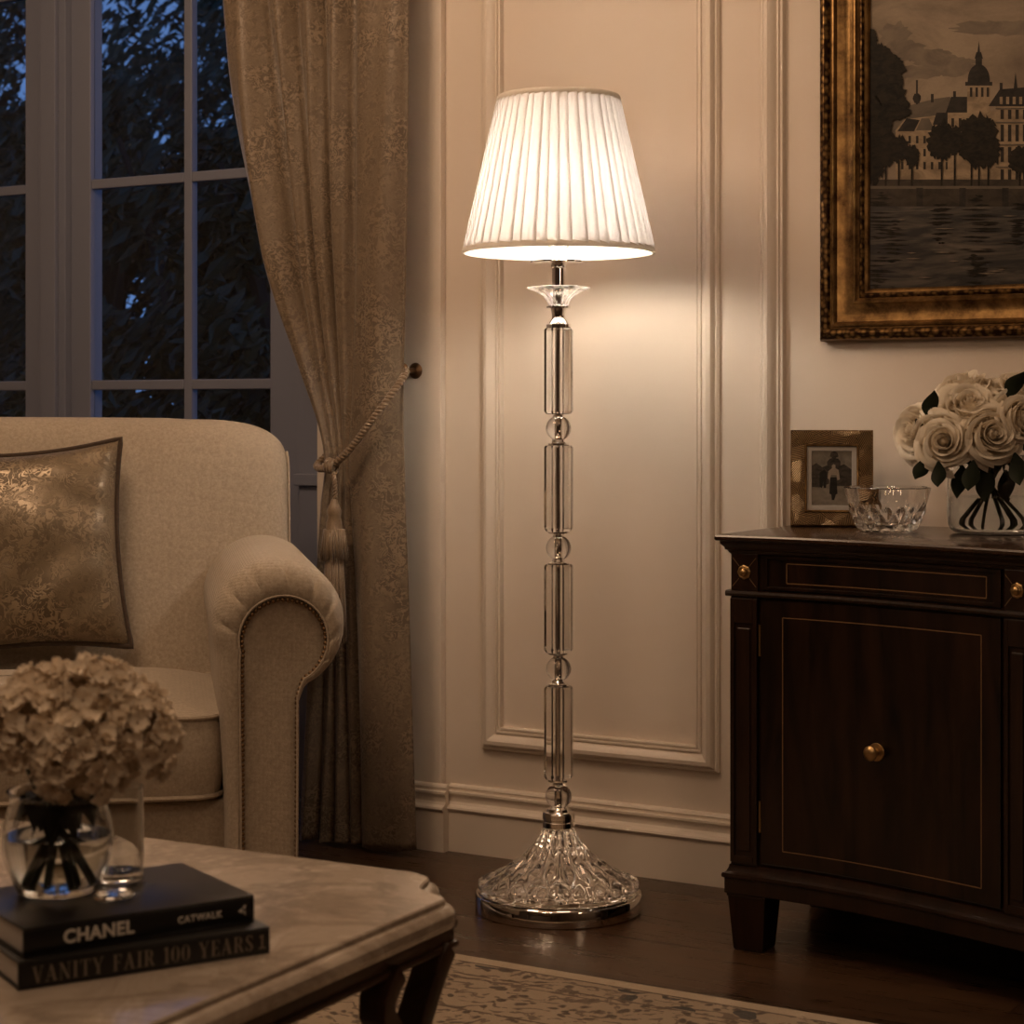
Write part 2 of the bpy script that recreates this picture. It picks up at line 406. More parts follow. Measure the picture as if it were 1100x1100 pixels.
# ---- the window: two sashes of small panes either side of a broad mullion
D0 = -.075                                      # the sash face stands back from the wall face
def ws(px): return wp(px, 300, D0)[0]
zb1 = wp(200, 413, D0)[1]; zb2 = wp(200, 190, D0)[1]; dz = zb2 - zb1
bars = [zb1 - dz, zb1, zb2, zb2 + dz]
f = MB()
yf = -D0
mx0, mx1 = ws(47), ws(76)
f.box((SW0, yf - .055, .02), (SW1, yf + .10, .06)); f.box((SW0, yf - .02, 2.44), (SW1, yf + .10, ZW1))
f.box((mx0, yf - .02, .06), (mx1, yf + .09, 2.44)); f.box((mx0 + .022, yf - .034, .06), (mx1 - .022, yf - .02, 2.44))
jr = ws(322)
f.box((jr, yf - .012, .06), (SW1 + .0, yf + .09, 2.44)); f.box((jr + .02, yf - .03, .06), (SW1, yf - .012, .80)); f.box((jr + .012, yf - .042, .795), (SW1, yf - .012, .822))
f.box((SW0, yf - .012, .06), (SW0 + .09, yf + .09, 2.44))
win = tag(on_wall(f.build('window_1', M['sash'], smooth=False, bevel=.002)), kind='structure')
def sash(xa, xb, stl, str_, muntins):
    """xa..xb outer edges; stiles, rails and bars in one frame; the panes of the sash in one sheet mesh"""
    m = MB(); ya, yb = yf + .0, yf + .045
    m.box((xa, ya, .06), (xa + stl, yb, 2.44)); m.box((xb - str_, ya, .06), (xb, yb, 2.44))
    m.box((xa + stl, ya, .06), (xb - str_, yb, .20)); m.box((xa + stl, ya, 2.36), (xb - str_, yb, 2.44))
    xs = [xa + stl] + muntins + [xb - str_]
    for mu in muntins: m.box((mu - .0125, ya + .004, .20), (mu + .0125, yb - .018, 2.36))
    for i in range(len(xs) - 1):
        l = xs[i] + (.0125 if i else 0); r_ = xs[i + 1] - (.0125 if i < len(xs) - 2 else 0)
        for z in bars: m.box((l, ya + .004, z - .0125), (r_, yb - .018, z + .0125))
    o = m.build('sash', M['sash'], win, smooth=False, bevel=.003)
    g = MB()
    for i in range(len(xs) - 1):
        zs = [.20] + bars + [2.36]
        for k in range(len(zs) - 1):
            g.box((xs[i], ya + .014, zs[k]), (xs[i + 1], ya + .018, zs[k + 1]))
    g.build('pane', M['pane'], o, smooth=False)
sash(mx1 - .0, jr, ws(97) - mx1, jr - ws(290), [ws(200.5)])
lw = jr - mx1
sash(SW0 + .09, mx0, .08, mx0 - ws(27), [ws(27) - (ws(200.5) - ws(97)) - .0125])

# ================================================================== OUTSIDE
def leafy(rg, c, rad, n, size, sq=1.0):
    """a crown: many small leaf sprays scattered through a lumpy volume"""
    mb = MB(); lumps = []
    for _ in range(14 if size < .08 else 34):
        d = Vector((rg.gauss(0, 1), rg.gauss(0, 1), rg.gauss(0, 1))).normalized()
        lumps.append((Vector((d.x*rad[0], d.y*rad[1], d.z*rad[2])) * rg.uniform(.35, .85), rg.uniform(.28, .5) * min(rad)))
    vs = []; fs = []
    for _ in range(n):
        lc, lr = rg.choice(lumps)
        d = Vector((rg.gauss(0, 1), rg.gauss(0, 1), rg.gauss(0, 1))).normalized() * lr * rg.uniform(.5, 1.1)
        p = Vector(c) + lc + d
        a = Vector((rg.gauss(0, 1), rg.gauss(0, 1), rg.gauss(0, 1))).normalized(); b2 = a.orthogonal().normalized()
        q = a.cross(b2); s = size * rg.uniform(.6, 1.4); k = len(vs)
        vs += [p - b2*s, p - q*s*.35 + a*s*.12, p + b2*s, p + q*s*.35 + a*s*.12]; fs.append((k, k+1, k+2, k+3))
    return mb.add(vs, fs)
trees = [(-2.40, 12.0, 1.85, (.98, .8, 1.35), 'broad dark tree behind the left panes of the right-hand sash, sky showing over its top'),
         (-1.50, 9.6, 1.75, (.66, .6, 1.20), 'dark tree behind the middle of the window beside the curtain'),
         (-.85, 7.9, 1.5, (.5, .5, 1.2), 'dark tree behind the window mostly hidden by the curtain'),
         (-4.3, 20.0, 4.3, (2.7, 1.4, 1.9), 'taller thin tree farther back, showing against the dusk sky at the window top'),
         (-1.75, 7.4, .62, (.85, .4, .7), 'low dark shrub below the window panes just above the sofa back'),
         (-3.75, 14.8, 1.9, (.95, .9, 1.45), 'far left tree outside the window at the photo edge')]
for i, (x, y, zc, rad, lab) in enumerate(trees):
    rg = random.Random(50 + i)
    low = zc < 1
    t_ = empty('shrub' if low else 'tree', (x, y, -.3), label=lab, cat='shrub' if low else 'tree', group='trees outside the window')
    leafy(rg, (0, 0, zc + .3), rad, 8000 if zc > 4 else 8500, .048 if low else .085 if zc > 4 else .062).build('crown', M['tree_leaf'], t_, smooth=False)
    h = zc + .3
    pts = [(0, 0, 0), (.04, .02, h*.35), (-.03, .05, h*.7), (.02, 0, h*1.15)]
    tr_ = MB().tube(pts, [.13, .11, .08, .03] if not low else [.05, .04, .03, .02], 8)
    for k in range(5):
        a = rg.uniform(0, 6.28); q = Vector((math.cos(a)*rad[0]*.6, math.sin(a)*rad[1]*.6, h + rad[2]*rg.uniform(-.1, .5)))
        tr_.tube([(0, 0, h*.6), tuple(q*.5 + Vector((0, 0, h*.35))), tuple(q)], [.05, .035, .012], 6)
    tr_.build('trunk', M['bark'], t_)
tag(MB().box((-16, 4.9, -.4), (6, 24, -.3)).build('lawn', M['grass'], smooth=False), kind='structure')
bpy.data.objects['lawn'].rotation_euler = (0, 0, 0)

# ================================================================== THE FLOOR LAMP
LY = 3.90; LX = 50 / F * LY
lamp = empty('floor_lamp', (LX, LY, 0), label='tall crystal and chrome floor lamp, lit, with a pleated ivory shade', cat='floor lamp')
k_ = F / LY
def zl(y): return H - (y - HZ) / k_
def rp(px): return px / k_
C = M['chrome']; G = M['crystal']
MB().lathe([(.150, 0), (.160, .0), (.1625, .003), (.1625, .030), (.1605, .0335), (.157, .0345), (.1565, .0375), (.152, .039), (.02, .039)], 96).build('base_plate', C, lamp, sharp=30)
# cut crystal foot: flutes that run down the bell and turn into diamonds towards the rim
prof = [(885, 15.5), (893, 17.5), (902, 22), (911, 28.5), (920, 37), (928, 47), (936, 59), (943, 71), (948, 79), (952, 84)]
NP = 18; rings = []
NA = NP * 16
zz = [p[0] for p in prof]; rr = [p[1] for p in prof]
for i in range(34):
    t_ = i / 33; y = lerp(885, 952, t_ ** .85); r = rp(smooth_interp(zz, rr, y)); z = zl(y)
    ring = []
    for j in range(NA):
        a = 2*PI*j/NA; fl = abs(math.sin(a*NP/2))
        amp = .0026 + .0085 * min(1, t_ * 1.4)
        k1 = max(0, min(1, (t_ - .62)/.2))
        cross = abs(math.sin(a*NP/2 + t_*11)) * .5 + abs(math.sin(a*NP/2 - t_*11)) * .5
        d = amp * lerp(fl, cross, k1*.75)
        ring.append(((r - amp*.6 + d)*math.cos(a), (r - amp*.6 + d)*math.sin(a), z + d*.35))
    rings.append(ring)
for (r, z) in ((.156, .053), (.1565, .047), (.154, .0405), (.150, .0395)):
    rings.append([((r + (.0016*abs(math.sin(2*PI*j/NA*NP/2)) if z > .045 else 0))*math.cos(2*PI*j/NA), (r + .0*j)*math.sin(2*PI*j/NA), z) for j in range(NA)])
MB().loft(rings[::-1]).build('crystal_foot', G, lamp, sharp=26)
# chrome collar over the foot
MB().lathe([(.012, .1575), (.029, .1575), (.0315, .161), (.0315, .171), (.0300, .1725), (.0300, .175), (.0315, .1765), (.0315, .187), (.0295, .190),
            (.024, .191), (.0215, .196), (.014, .1985), (.012, .199)], 48).build('collar', C, lamp, sharp=30)
MB().lathe([(.0055, .060), (.0055, zl(340))], 20).build('rod', C, lamp, sharp=30)
def column(ya, yb):
    z0, z1 = zl(yb), zl(ya); rings = []
    for (r, z) in ((.0245, z0), (.0292, z0 + .006), (.0292, z1 - .004), (.0262, z1)):
        rings.append([(r*math.cos(PI*(j + .5)/4 - .15), r*math.sin(PI*(j + .5)/4 - .15), z) for j in range(8)])
    MB().loft(rings).build('crystal_column', G, lamp, smooth=False, bevel=.0008)
def ring(y, r, h, z=None):
    z = zl(y) if z is None else z
    return MB().lathe([(.006, z - h/2), (r - .001, z - h/2), (r, z - h/2 + .001), (r, z + h/2 - .001), (r - .001, z + h/2), (.006, z + h/2)], 36)
cols = [(352.5, 445), (478.5, 571), (606, 701), (737, 837)]
balls = [460, 588.5, 718.5, 855]
for ya, yb in cols: column(ya, yb)
for i, y in enumerate(balls):
    MB().ball((0, 0, zl(y)), .0246 if i < 3 else .0255, 28, 16).build('crystal_ball', G, lamp, sharp=0)
    # chrome cups above and below each ball
    zt, zb = zl(y) + .0225, zl(y) - .0225
    top = cols[i][1]; m = MB()
    m.lathe([(.006, zt - .001), (.0115, zt - .002), (.0105, zt + .003), (.013, zt + .0055), (.0205, zt + .006), (.0212, zt + .007), (.0212, zl(top) - .0003), (.006, zl(top) - .0002)], 36)
    m.build('chrome_cup', C, lamp, sharp=30)
    if i < 3:
        nb = cols[i + 1][0]
        MB().lathe([(.006, zl(nb) + .0002), (.0195, zl(nb) + .0003), (.0205, zl(nb) + .0012), (.0205, zb - .0065), (.0185, zb - .0055), (.0135, zb - .004), (.0115, zb + .002), (.006, zb + .001)], 36).build('chrome_cup', C, lamp, sharp=30)
# neck, fluted drip dish, stem and socket
z = zl(352.3)
MB().lathe([(.006, z), (.0232, z), (.0245, z + .001), (.0245, z + .0065), (.0230, z + .0075), (.0205, z + .0085), (.0130, z + .019), (.0125, z + .021), (.0130, z + .026),
            (.0150, z + .036), (.0155, z + .0385), (.006, z + .0385)], 40).build('neck', C, lamp, sharp=30)
z1 = zl(331.5)
MB().lathe([(.006, z1), (.0225, z1), (.0238, z1 + .001), (.0238, z1 + .0045), (.022, z1 + .0055), (.006, z1 + .0055)], 40).build('chrome_ring', C, lamp, sharp=30)
dz0 = zl(328.5); dz1 = zl(309)
def fl(r, z, a): return r * (1 + .05*abs(math.sin(a*9))) - r*.03
outer = [(19, 0), (21, .15), (25, .35), (34, .6), (47, .82), (60, .94), (62, 1.0)]
pr = [(rp(r/1.83), dz0 + (dz1 - dz0)*t_) for r, t_ in outer] + [(rp(r/1.83) - .004, dz0 + (dz1 - dz0)*t_ + .004) for r, t_ in outer[::-1][1:]]
MB().lathe(pr, 144, rf=fl).build('drip_dish', G, lamp, sharp=40)
z2 = zl(283)
MB().lathe([(.0125, dz0 + .001), (.0125, z2 - .010), (.0150, z2 - .008), (.0150, z2 - .004), (.0135, z2)], 36).build('stem', C, lamp, sharp=30)
MB().lathe([(.013, z2), (.054, z2), (.0562, z2 + .001), (.0562, z2 + .004), (.0545, z2 + .005), (.013, z2 + .005)], 64).build('drip_plate', C, lamp, sharp=30)
sk = MB().lathe([(.013, z2 + .005), (.0195, z2 + .0055), (.0205, z2 + .007), (.0205, z2 + .022), (.0195, z2 + .024), (.012, z2 + .025), (.012, z2 + .050), (.010, z2 + .051)], 36)
sk.build('socket', C, lamp, sharp=30)
zb = z2 + .050
MB().lathe([(.010, zb), (.0135, zb + .008), (.0145, zb + .02), (.020, zb + .036), (.0285, zb + .054), (.030, zb + .068), (.0275, zb + .082), (.020, zb + .094), (.009, zb + .1005), (.001, zb + .102)], 32).build('bulb', M['bulb'], lamp)
SB, ST = zl(271.5), zl(104.5); RB, RT = rp(102.5), rp(65)
hp = MB()
for sx in (1, -1):
    hp.tube([(sx*.014, 0, z2 + .030), (sx*.036, 0, z2 + .05), (sx*.048, 0, z2 + .11), (sx*.040, 0, ST - .045), (sx*.012, 0, ST - .012), (0, 0, ST - .010)], .0016, 8)
for k in range(3):
    a = 2*PI*k/3 + .5; hp.tube([(0, 0, ST - .008), (RT*.97*math.cos(a), RT*.97*math.sin(a), ST - .004)], .0016, 8)
hp.build('harp', C, lamp)
NPL = 48; rows = []; rgp = random.Random(4); PJ = [(rgp.uniform(-.14, .14), rgp.uniform(.75, 1.25)) for _ in range(49)]; PJ[48] = PJ[0]
KNIFE = ((0, 0), (.25, .0014), (.5, .0022), (.75, .0028), (1.0, .0030), (1.02, .0022), (.92, .0014), (.80, .0007), (.79, -.0004), (.9, -.0004))
for (t_, am) in ((0, .8), (.02, 1), (.25, 1), (.5, 1), (.75, 1), (.98, 1), (1, .8)):
    z = lerp(SB + .002, ST - .002, t_); r = lerp(RB, RT, t_); row = []
    for j in range(NPL * 10):
        ph, d = KNIFE[j % 10]; q = j//10; d *= PJ[q][1]; a = 2*PI*(q + ph + lerp(PJ[q][0], PJ[q+1][0], min(1, ph)))/NPL
        d *= am * lerp(1.0, .75, t_)
        row.append(((r + d)*math.cos(a), (r + d)*math.sin(a), z))
    rows.append(row)
sh = MB().grid(rows, closed_u=True).build('lamp_shade', M['shade'], lamp, sharp=50)
MB().lathe([(RB - .0045, SB + .002), (RT - .0045, ST - .002)], 96, cap=False).build('shade_liner', M['shade_liner'], sh)
def band(r, z, slope, nm):
    m = MB(); pf = [(r - .0025, z - .006), (r + .0024, z - .006), (r + .0036, z - .003), (r + .0036 + slope*.5, z + .003), (r + .0024 + slope, z + .006), (r - .0025 + slope, z + .006)]
    m.grid([[(q*math.cos(2*PI*j/96), q*math.sin(2*PI*j/96), zz_) for j in range(96)] for q, zz_ in pf], closed_u=True, closed_v=True)
    m.build(nm, M['shade_trim'], sh, sharp=60)
band(RB, SB + .004, -.003, 'bottom_braid'); band(RT, ST - .004, -.002, 'top_braid')
# ================================================================== THE SOFA
A0 = at(290, 440, 3.5)
sofa = empty('sofa', (A0.x, A0.y, 0), R(10), label='oatmeal linen roll-arm sofa with bronze nailhead trim, in front of the window', cat='sofa')
L = M['linen']
def arc(cx, cz, r, a0, a1, n): return [(cx + r*math.cos(R(lerp(a0, a1, i/n))), cz + r*math.sin(R(lerp(a0, a1, i/n)))) for i in range(n + 1)]
def seg(a, b, n): return [(lerp(a[0], b[0], i/n), lerp(a[1], b[1], i/n)) for i in range(n)]
NARC = 60
P_out = seg((-.0765, .07), (-.079, .30), 4) + seg((-.079, .30), (-.089, .47), 4) + seg((-.089, .47), (-.094, .555), 4) + arc(.016, .595, .117, 200, -63, NARC) + seg((.060, .482), (.052, .46), 2) + seg((.052, .46), (.050, .07), 6) + [(.050, .07)]
P_in = seg((-.0456, .07), (-.0456, .30), 4) + seg((-.0456, .30), (-.0456, .47), 4) + seg((-.0456, .47), (-.0456, .55), 4) + arc(.0244, .566, .070, 193, -62, NARC) + seg((.053, .492), (.0465, .47), 2) + seg((.0465, .47), (.0450, .07), 6) + [(.0450, .07)]
def arm(mx, X):
    a_ = empty('arm', (X, 0, 0)); a_.parent = sofa
    def pt(t_, y, k):
        o, i = P_out[k], P_in[k]; x, z = lerp(i[0], o[0], t_), lerp(i[1], o[1], t_)
        return (mx*x, y, z)
    n = len(P_out); rings = []
    crease = {12 + int(NARC*q): 1 for q in (.10, .22, .33, .44, .55, .66, .77, .88)}
    for t_, y in ((0, .004), (.10, -.004), (.3, -.011), (.55, -.009), (.78, .002), (.92, .017), (1, .040), (1, .25), (1, .50), (1, .80), (.93, .825), (.6, .83)):
        ring = []
        for k in range(n):
            p = list(pt(t_, y, k))
            if .2 < t_ < 1 and y < .05 and k in crease: p[1] += .0055; p[2] -= .0012
            ring.append(p)
        rings.append(ring)
    MB().loft(rings, flip=mx < 0).build('arm_cover', L, a_, sharp=60)
    # nailheads in a single row round the face panel, with a fine welt outside
    path = [Vector((mx*lerp(P_in[k][0], P_out[k][0], .06), -.006, lerp(P_in[k][1], P_out[k][1], .06))) for k in range(n)]
    MB().tube([Vector((mx*lerp(P_in[k][0], P_out[k][0], .16), -.009, lerp(P_in[k][1], P_out[k][1], .16))) for k in range(n)], .0022, 6).build('welt', M['linen_pipe'], a_)
    nb = MB(); d = 0; step = .0086; last = path[0]; nxt = 0
    for i in range(1, n):
        q = path[i] - path[i-1]; ln = q.length
        while nxt <= d + ln:
            c_ = path[i-1] + q*((nxt - d)/max(ln, 1e-6)); nb.ball(c_ + Vector((0, .0005, 0)), .0040, 8, 6); nxt += step
        d += ln
    nb.build('nailhead_trim', M['nail'], a_)
    return a_
arm(1, 0); XL = -1.69; arm(-1, XL)
def outline_back(inset, ext=0):
    xl, xr, zb_, zt = XL - .075 + inset, .078 - inset, .24, .952 - inset
    rx, rz = .20 - inset*.5, .105 - inset*.4; pts = [(xr, zb_)]
    def crown(x): return .006*(1 - ((x - (xl + xr)/2)/((xr - xl)/2))**2)
    for i in range(6): pts.append((xr, lerp(zb_, zt - rz, (i + 1)/6)))
    for i in range(1, 15):
        a = PI/2*i/14; ca, sa = math.cos(a)**.72, math.sin(a)**.72; pts.append((xr - rx + rx*ca, zt - rz + rz*sa))
    for i in range(1, 24): pts.append((lerp(xr - rx, xl + rx, i/24), zt + crown(lerp(xr - rx, xl + rx, i/24))))
    for i in range(0, 15):
        a = PI/2*i/14; ca, sa = math.sin(a)**.72, math.cos(a)**.72; pts.append((xl + rx - rx*ca, zt - rz + rz*sa))
    for i in range(6): pts.append((xl, lerp(zt - rz, zb_, (i + 1)/6)))
    return pts
def lean(z): return (z - .44)*.20
rings = []
for inset, y in ((.16, .612), (.09, .616), (.045, .624), (.018, .638), (.004, .658), (0, .68), (0, .80), (.006, .82), (.03, .83)):
    rings.append([(x, y + lean(z), z) for x, z in outline_back(inset)])
bk = MB().loft(rings).build('backrest', L, sofa, sharp=50)
ob = outline_back(-.0015)
MB().tube([(x, .672 + lean(z), z) for x, z in ob[2:9]], .0035, 6).build('piping', M['linen_pipe'], bk)
MB().tube([(x, .672 + lean(z), z) for x, z in ob[-9:-2]], .0035, 6).build('piping', M['linen_pipe'], bk)
def cushion(x0, x1, nm='seat_cushion'):
    y0, y1 = .020, .63; cx, cy = (x0 + x1)/2, (y0 + y1)/2; w, d = x1 - x0, y1 - y0
    def ring(inset, z, bul=0.0):
        o = rrect(w - 2*inset, d - 2*inset, max(.02, .055 - inset*.2), 6, cx, cy); out = []
        return [(x, y, z) for x, y in o]
    rs = [ring(.05, .286), ring(.012, .288), ring(0, .294), ring(-.006, .33), ring(-.008, .365), ring(-.006, .40), ring(0, .434)]
    for k in (.03, .06, .10, .15, .20, .25, .29): rs.append(ring(k, .434 + .042*(1 - (1 - k/.3)**2.4)))
    c_ = MB().loft(rs).build(nm, L, sofa, sharp=50)
    for z in (.4335, .2945):
        o = rrect(w + .004, d + .004, .056, 8, cx, cy)
        MB().tube([(x, y, z) for x, y in o], .0045, 6, closed=True).build('piping', M['linen_pipe'], c_)
cushion(-.842, -.084); cushion(XL + .084, -.848)
MB().box((XL + .02, .045, .085), (-.02, .80, .285)).build('base', L, sofa, bevel=.012, bseg=3)
for fx in (.0, XL):
    for fy, fz in ((.06, .0095), (.76, .001)):
        MB().lathe([(.018, fz), (.020, fz + .005), (.027, .07), (.027, .086)], 20, (fx - .01, fy, 0)).build('foot', M['table_wood'], sofa)

# ------------------------------------------------------------------ cushion on the sofa
pc = at(19, 590, 4.005)
pil = empty('throw_pillow', (pc.x, pc.y, pc.z), label='gold damask throw pillow with dark brown piping leaning on the sofa back', cat='pillow')
pil.rotation_euler = (R(-14), R(-3.5), R(9))
a = .212; NPI = 30; rg = random.Random(3)
def pxz(u, v):
    e = .085
    return a*u*(1 - e*(1 - v*v)*abs(u)**1.5), a*v*(1 - e*1.2*(1 - u*u)*abs(v)**1.5)
def wr(u, v): return .006*math.sin(7*u + 5*v*v)*math.cos(6*v - 3*u) + .004*math.sin(13*u*v + 4*v)
m = MB()
for sgn in (-1, 1):
    rows = []
    for i in range(NPI + 1):
        v = -1 + 2*i/NPI; row = []
        for j in range(NPI + 1):
            u = -1 + 2*j/NPI; x, z = pxz(u, v)
            h = max(0, (1 - u*u)*(1 - v*v)); th = .088*h**.42 + wr(u, v)*h**.5
            row.append((x, sgn*th, z))
        rows.append(row)
    m.grid(rows, flip=sgn > 0)
m.build('cover', M['pillow'], pil, sharp=0)
ed = [(-1 + 2*i/40, -1) for i in range(40)] + [(1, -1 + 2*i/40) for i in range(40)] + [(1 - 2*i/40, 1) for i in range(40)] + [(-1, 1 - 2*i/40) for i in range(40)]
MB().tube([(pxz(u, v)[0]*1.008, 0, pxz(u, v)[1]*1.008) for u, v in ed], .0058, 8, closed=True).build('piping', M['dark_pipe'], pil, sharp=0)

# ================================================================== CURTAIN
YS = [-300, -60, 0, 100, 200, 300, 400, 460, 500, 540, 620, 720, 820, 914]
LN = [[226,275,309,341,375,407,437],[238,285,315,345,376,408,437],[243,288,318,348,378,410,437],[254,298,324,351,379,408,436],[271,308,330,353,379,406,435],
      [291,320,338,356,378,404,433],[322,337,348,360,375,402,431],[341,348,356,363,372,402,431],[347,353,359,365,371,402,432],[343,350,357,364,372,403,433],
      [338,347,356,366,376,405,436],[331,344,356,368,380,408,439],[326,341,356,370,383,411,442],[321,338,355,371,385,414,445]]
cs, cz0 = wp(385, 914, .12)
cur = tag(None or empty('curtain', wpt(cs, .12, 0), WA), label='full-length brown damask curtain drawn back beside the window by a cord', cat='curtain')
rows = []; NS = 12
for q in range(121):
    y = lerp(-300, 914, q/120); ln = [smooth_interp(YS, [r_[k] for r_ in LN], y) for k in range(7)]
    row = []
    pinch = max(0, 1 - abs(y - 500)/170.0)
    for k in range(6):
        for i in range(NS):
            t_ = i/NS; px = lerp(ln[k], ln[k+1], t_)
            s_, z_ = wp(px, y, .12)
            wdt = abs(ln[k+1] - ln[k])*.0021
            if k < 4:
                amp = min(.056, .85*wdt)*(1 + .12*math.sin(y/83.0 + k*2)); d = amp*(math.sin(PI*t_)**.55) - .026
                if k == 0: d = amp*math.sin(PI*(.15 + .85*t_)) - .014
                # soft secondary drape inside the wide folds
                d += .004*math.sin(2*PI*t_*2 + y/60.0)*min(1, wdt/.06)
            else:
                tt = (t_ + (k - 4))/2
                d = .034*math.sin(PI*min(1, tt*1.03))**.6 + .0045*math.sin(tt*9 + y/140.0) - .018
            d *= 1 - .35*pinch
            row.append((s_, d, z_))
    s_, z_ = wp(ln[6], y, .12); row.append((s_, -.010, z_)); row.append((s_ - .012, -.020, z_))
    rows.append(row)
rows = [[(s_ - cs, -d, max(.010, z_)) for s_, d, z_ in r_] for r_ in rows]
cf = MB().grid(rows).build('fabric', M['curtain'], cur, sharp=0)
so = cf.modifiers.new('cloth', 'SOLIDIFY'); so.thickness = .003; so.offset = -1
# ---- hook, cord and tassel
hs, hz = wp(436, 398, .06)
hk = empty('tieback_hook', wpt(hs, .02, hz), WA, label='bronze tieback knob on the wall at the curtain edge', cat='tieback hook')
def facing_wall(mb): return mb.xf(Matrix.Rotation(PI/2, 4, 'X'))
facing_wall(MB().lathe([(.001, 0), (.017, 0), (.018, .002), (.014, .005), (.0065, .008), (.0055, .045), (.008, .048)], 24)).build('stem', M['hook'], hk)
facing_wall(MB().lathe([(.006, .048), (.015, .050), (.0175, .054), (.0175, .058), (.0135, .064), (.006, .067), (.001, .0675)], 24)).build('knob', M['hook'], hk)
ks, kz = wp(356, 500, .165)
tb = empty('curtain_tieback', wpt(ks, .165, kz), WA, label='twisted brown cord tieback with a long tassel holding the curtain', cat='tieback')
def tl(px, py, off):
    s_, z_ = wp(px, py, off); return Vector((s_ - ks, -(off - .165), z_ - kz))
def twist(mb, pts, r, off, turns_per_m=55, n=2):
    P = [Vector(p) for p in pts]; seglen = [0]
    for i in range(1, len(P)): seglen.append(seglen[-1] + (P[i] - P[i-1]).length)
    tot = seglen[-1]; K = max(24, int(tot/.0022)); up = Vector((0, 1, 0))
    cx = [[p[k] for p in P] for k in range(3)]
    def pos(d): return Vector([smooth_interp(seglen, cx[k], d) for k in range(3)])
    for j in range(n):
        out = []
        for i in range(K + 1):
            d = tot*i/K; p = pos(d); t_ = (pos(min(tot, d + .001)) - pos(max(0, d - .001))).normalized()
            x = t_.cross(up).normalized(); y = t_.cross(x); an = 2*PI*(d*turns_per_m + j/n)
            out.append(p + x*(off*math.cos(an)) + y*(off*math.sin(an)))
        mb.tube(out, r, 6)
    return mb
m = MB()
twist(m, [tl(437, 398, .082), tl(432, 407, .115), tl(418, 427, .150), tl(400, 451, .168), tl(383, 474, .170), tl(369, 490, .168), tl(358, 499, .166)], .0046, .0044)
twist(m, [tl(358, 500, .166), tl(350, 503, .160), tl(343, 503, .135), tl(341, 499, .105), tl(350, 490, .085)], .0046, .0044)
m.build('rope', M['cord'], tb, sharp=0)
m = MB(); m.ball(tl(355, 501, .168), .0125, 16, 10)
for k in range(3):
    c_ = tl(353 + k*3, 500 + k, .168); m.tube([c_ + Vector((.0035*math.sin(q)*.6, .0135*math.cos(q), .0140*math.sin(q))) for q in [2*PI*i/20 for i in range(20)]], .0040, 6, closed=True)
m.build('knot', M['cord'], tb, sharp=0)
m = MB(); twist(m, [tl(357, 506, .172), tl(360, 520, .180), tl(360, 536, .180)], .0030, .0028, 70); m.build('cord', M['cord'], tb, sharp=0)
ta = tl(359, 536, .180); ppm = 503.0
m = MB(); c_ = (ta.x, ta.y, ta.z)
m.lathe([(.001, -.052), (.0225, -.080 + .026), (.0215, -.053), (.0185, -.050)][:0] + [(.020, -.074), (.0215, -.072), (.0210, -.068), (.0175, -.064), (.0165, -.050), (.0135, -.040), (.0150, -.034), (.0160, -.026), (.0125, -.016), (.0080, -.008), (.0060, -.002), (.003, .002)], 28, c_,
        rf=lambda r, z, a_: r*(1 + .05*math.cos(a_*14)))
hd = m.build('tassel_head', M['cord'], tb, sharp=0)
rg = random.Random(5); m = MB()
for ring_, cnt, r0, r1, zb_ in ((0, 40, .0215, .0290, -.134), (1, 30, .014, .019, -.205), (1, 34, .018, .026, -.318)):
    for j in range(cnt):
        an = 2*PI*j/cnt + rg.uniform(-.05, .05); zt = -.066 if ring_ == 0 else -.11
        ra = r1*rg.uniform(.9, 1.05); zz_ = zb_*rg.uniform(.95, 1.02)
        m.tube([(ta.x + r0*math.cos(an), ta.y + r0*math.sin(an), ta.z + zt), (ta.x + lerp(r0, ra, .6)*math.cos(an), ta.y + lerp(r0, ra, .6)*math.sin(an), ta.z + lerp(zt, zz_, .5)),
                (ta.x + ra*math.cos(an + .05), ta.y + ra*math.sin(an + .05), ta.z + zz_)], .0019, 5)
fr_ = m.build('fringe', M['cord'], hd, sharp=0)
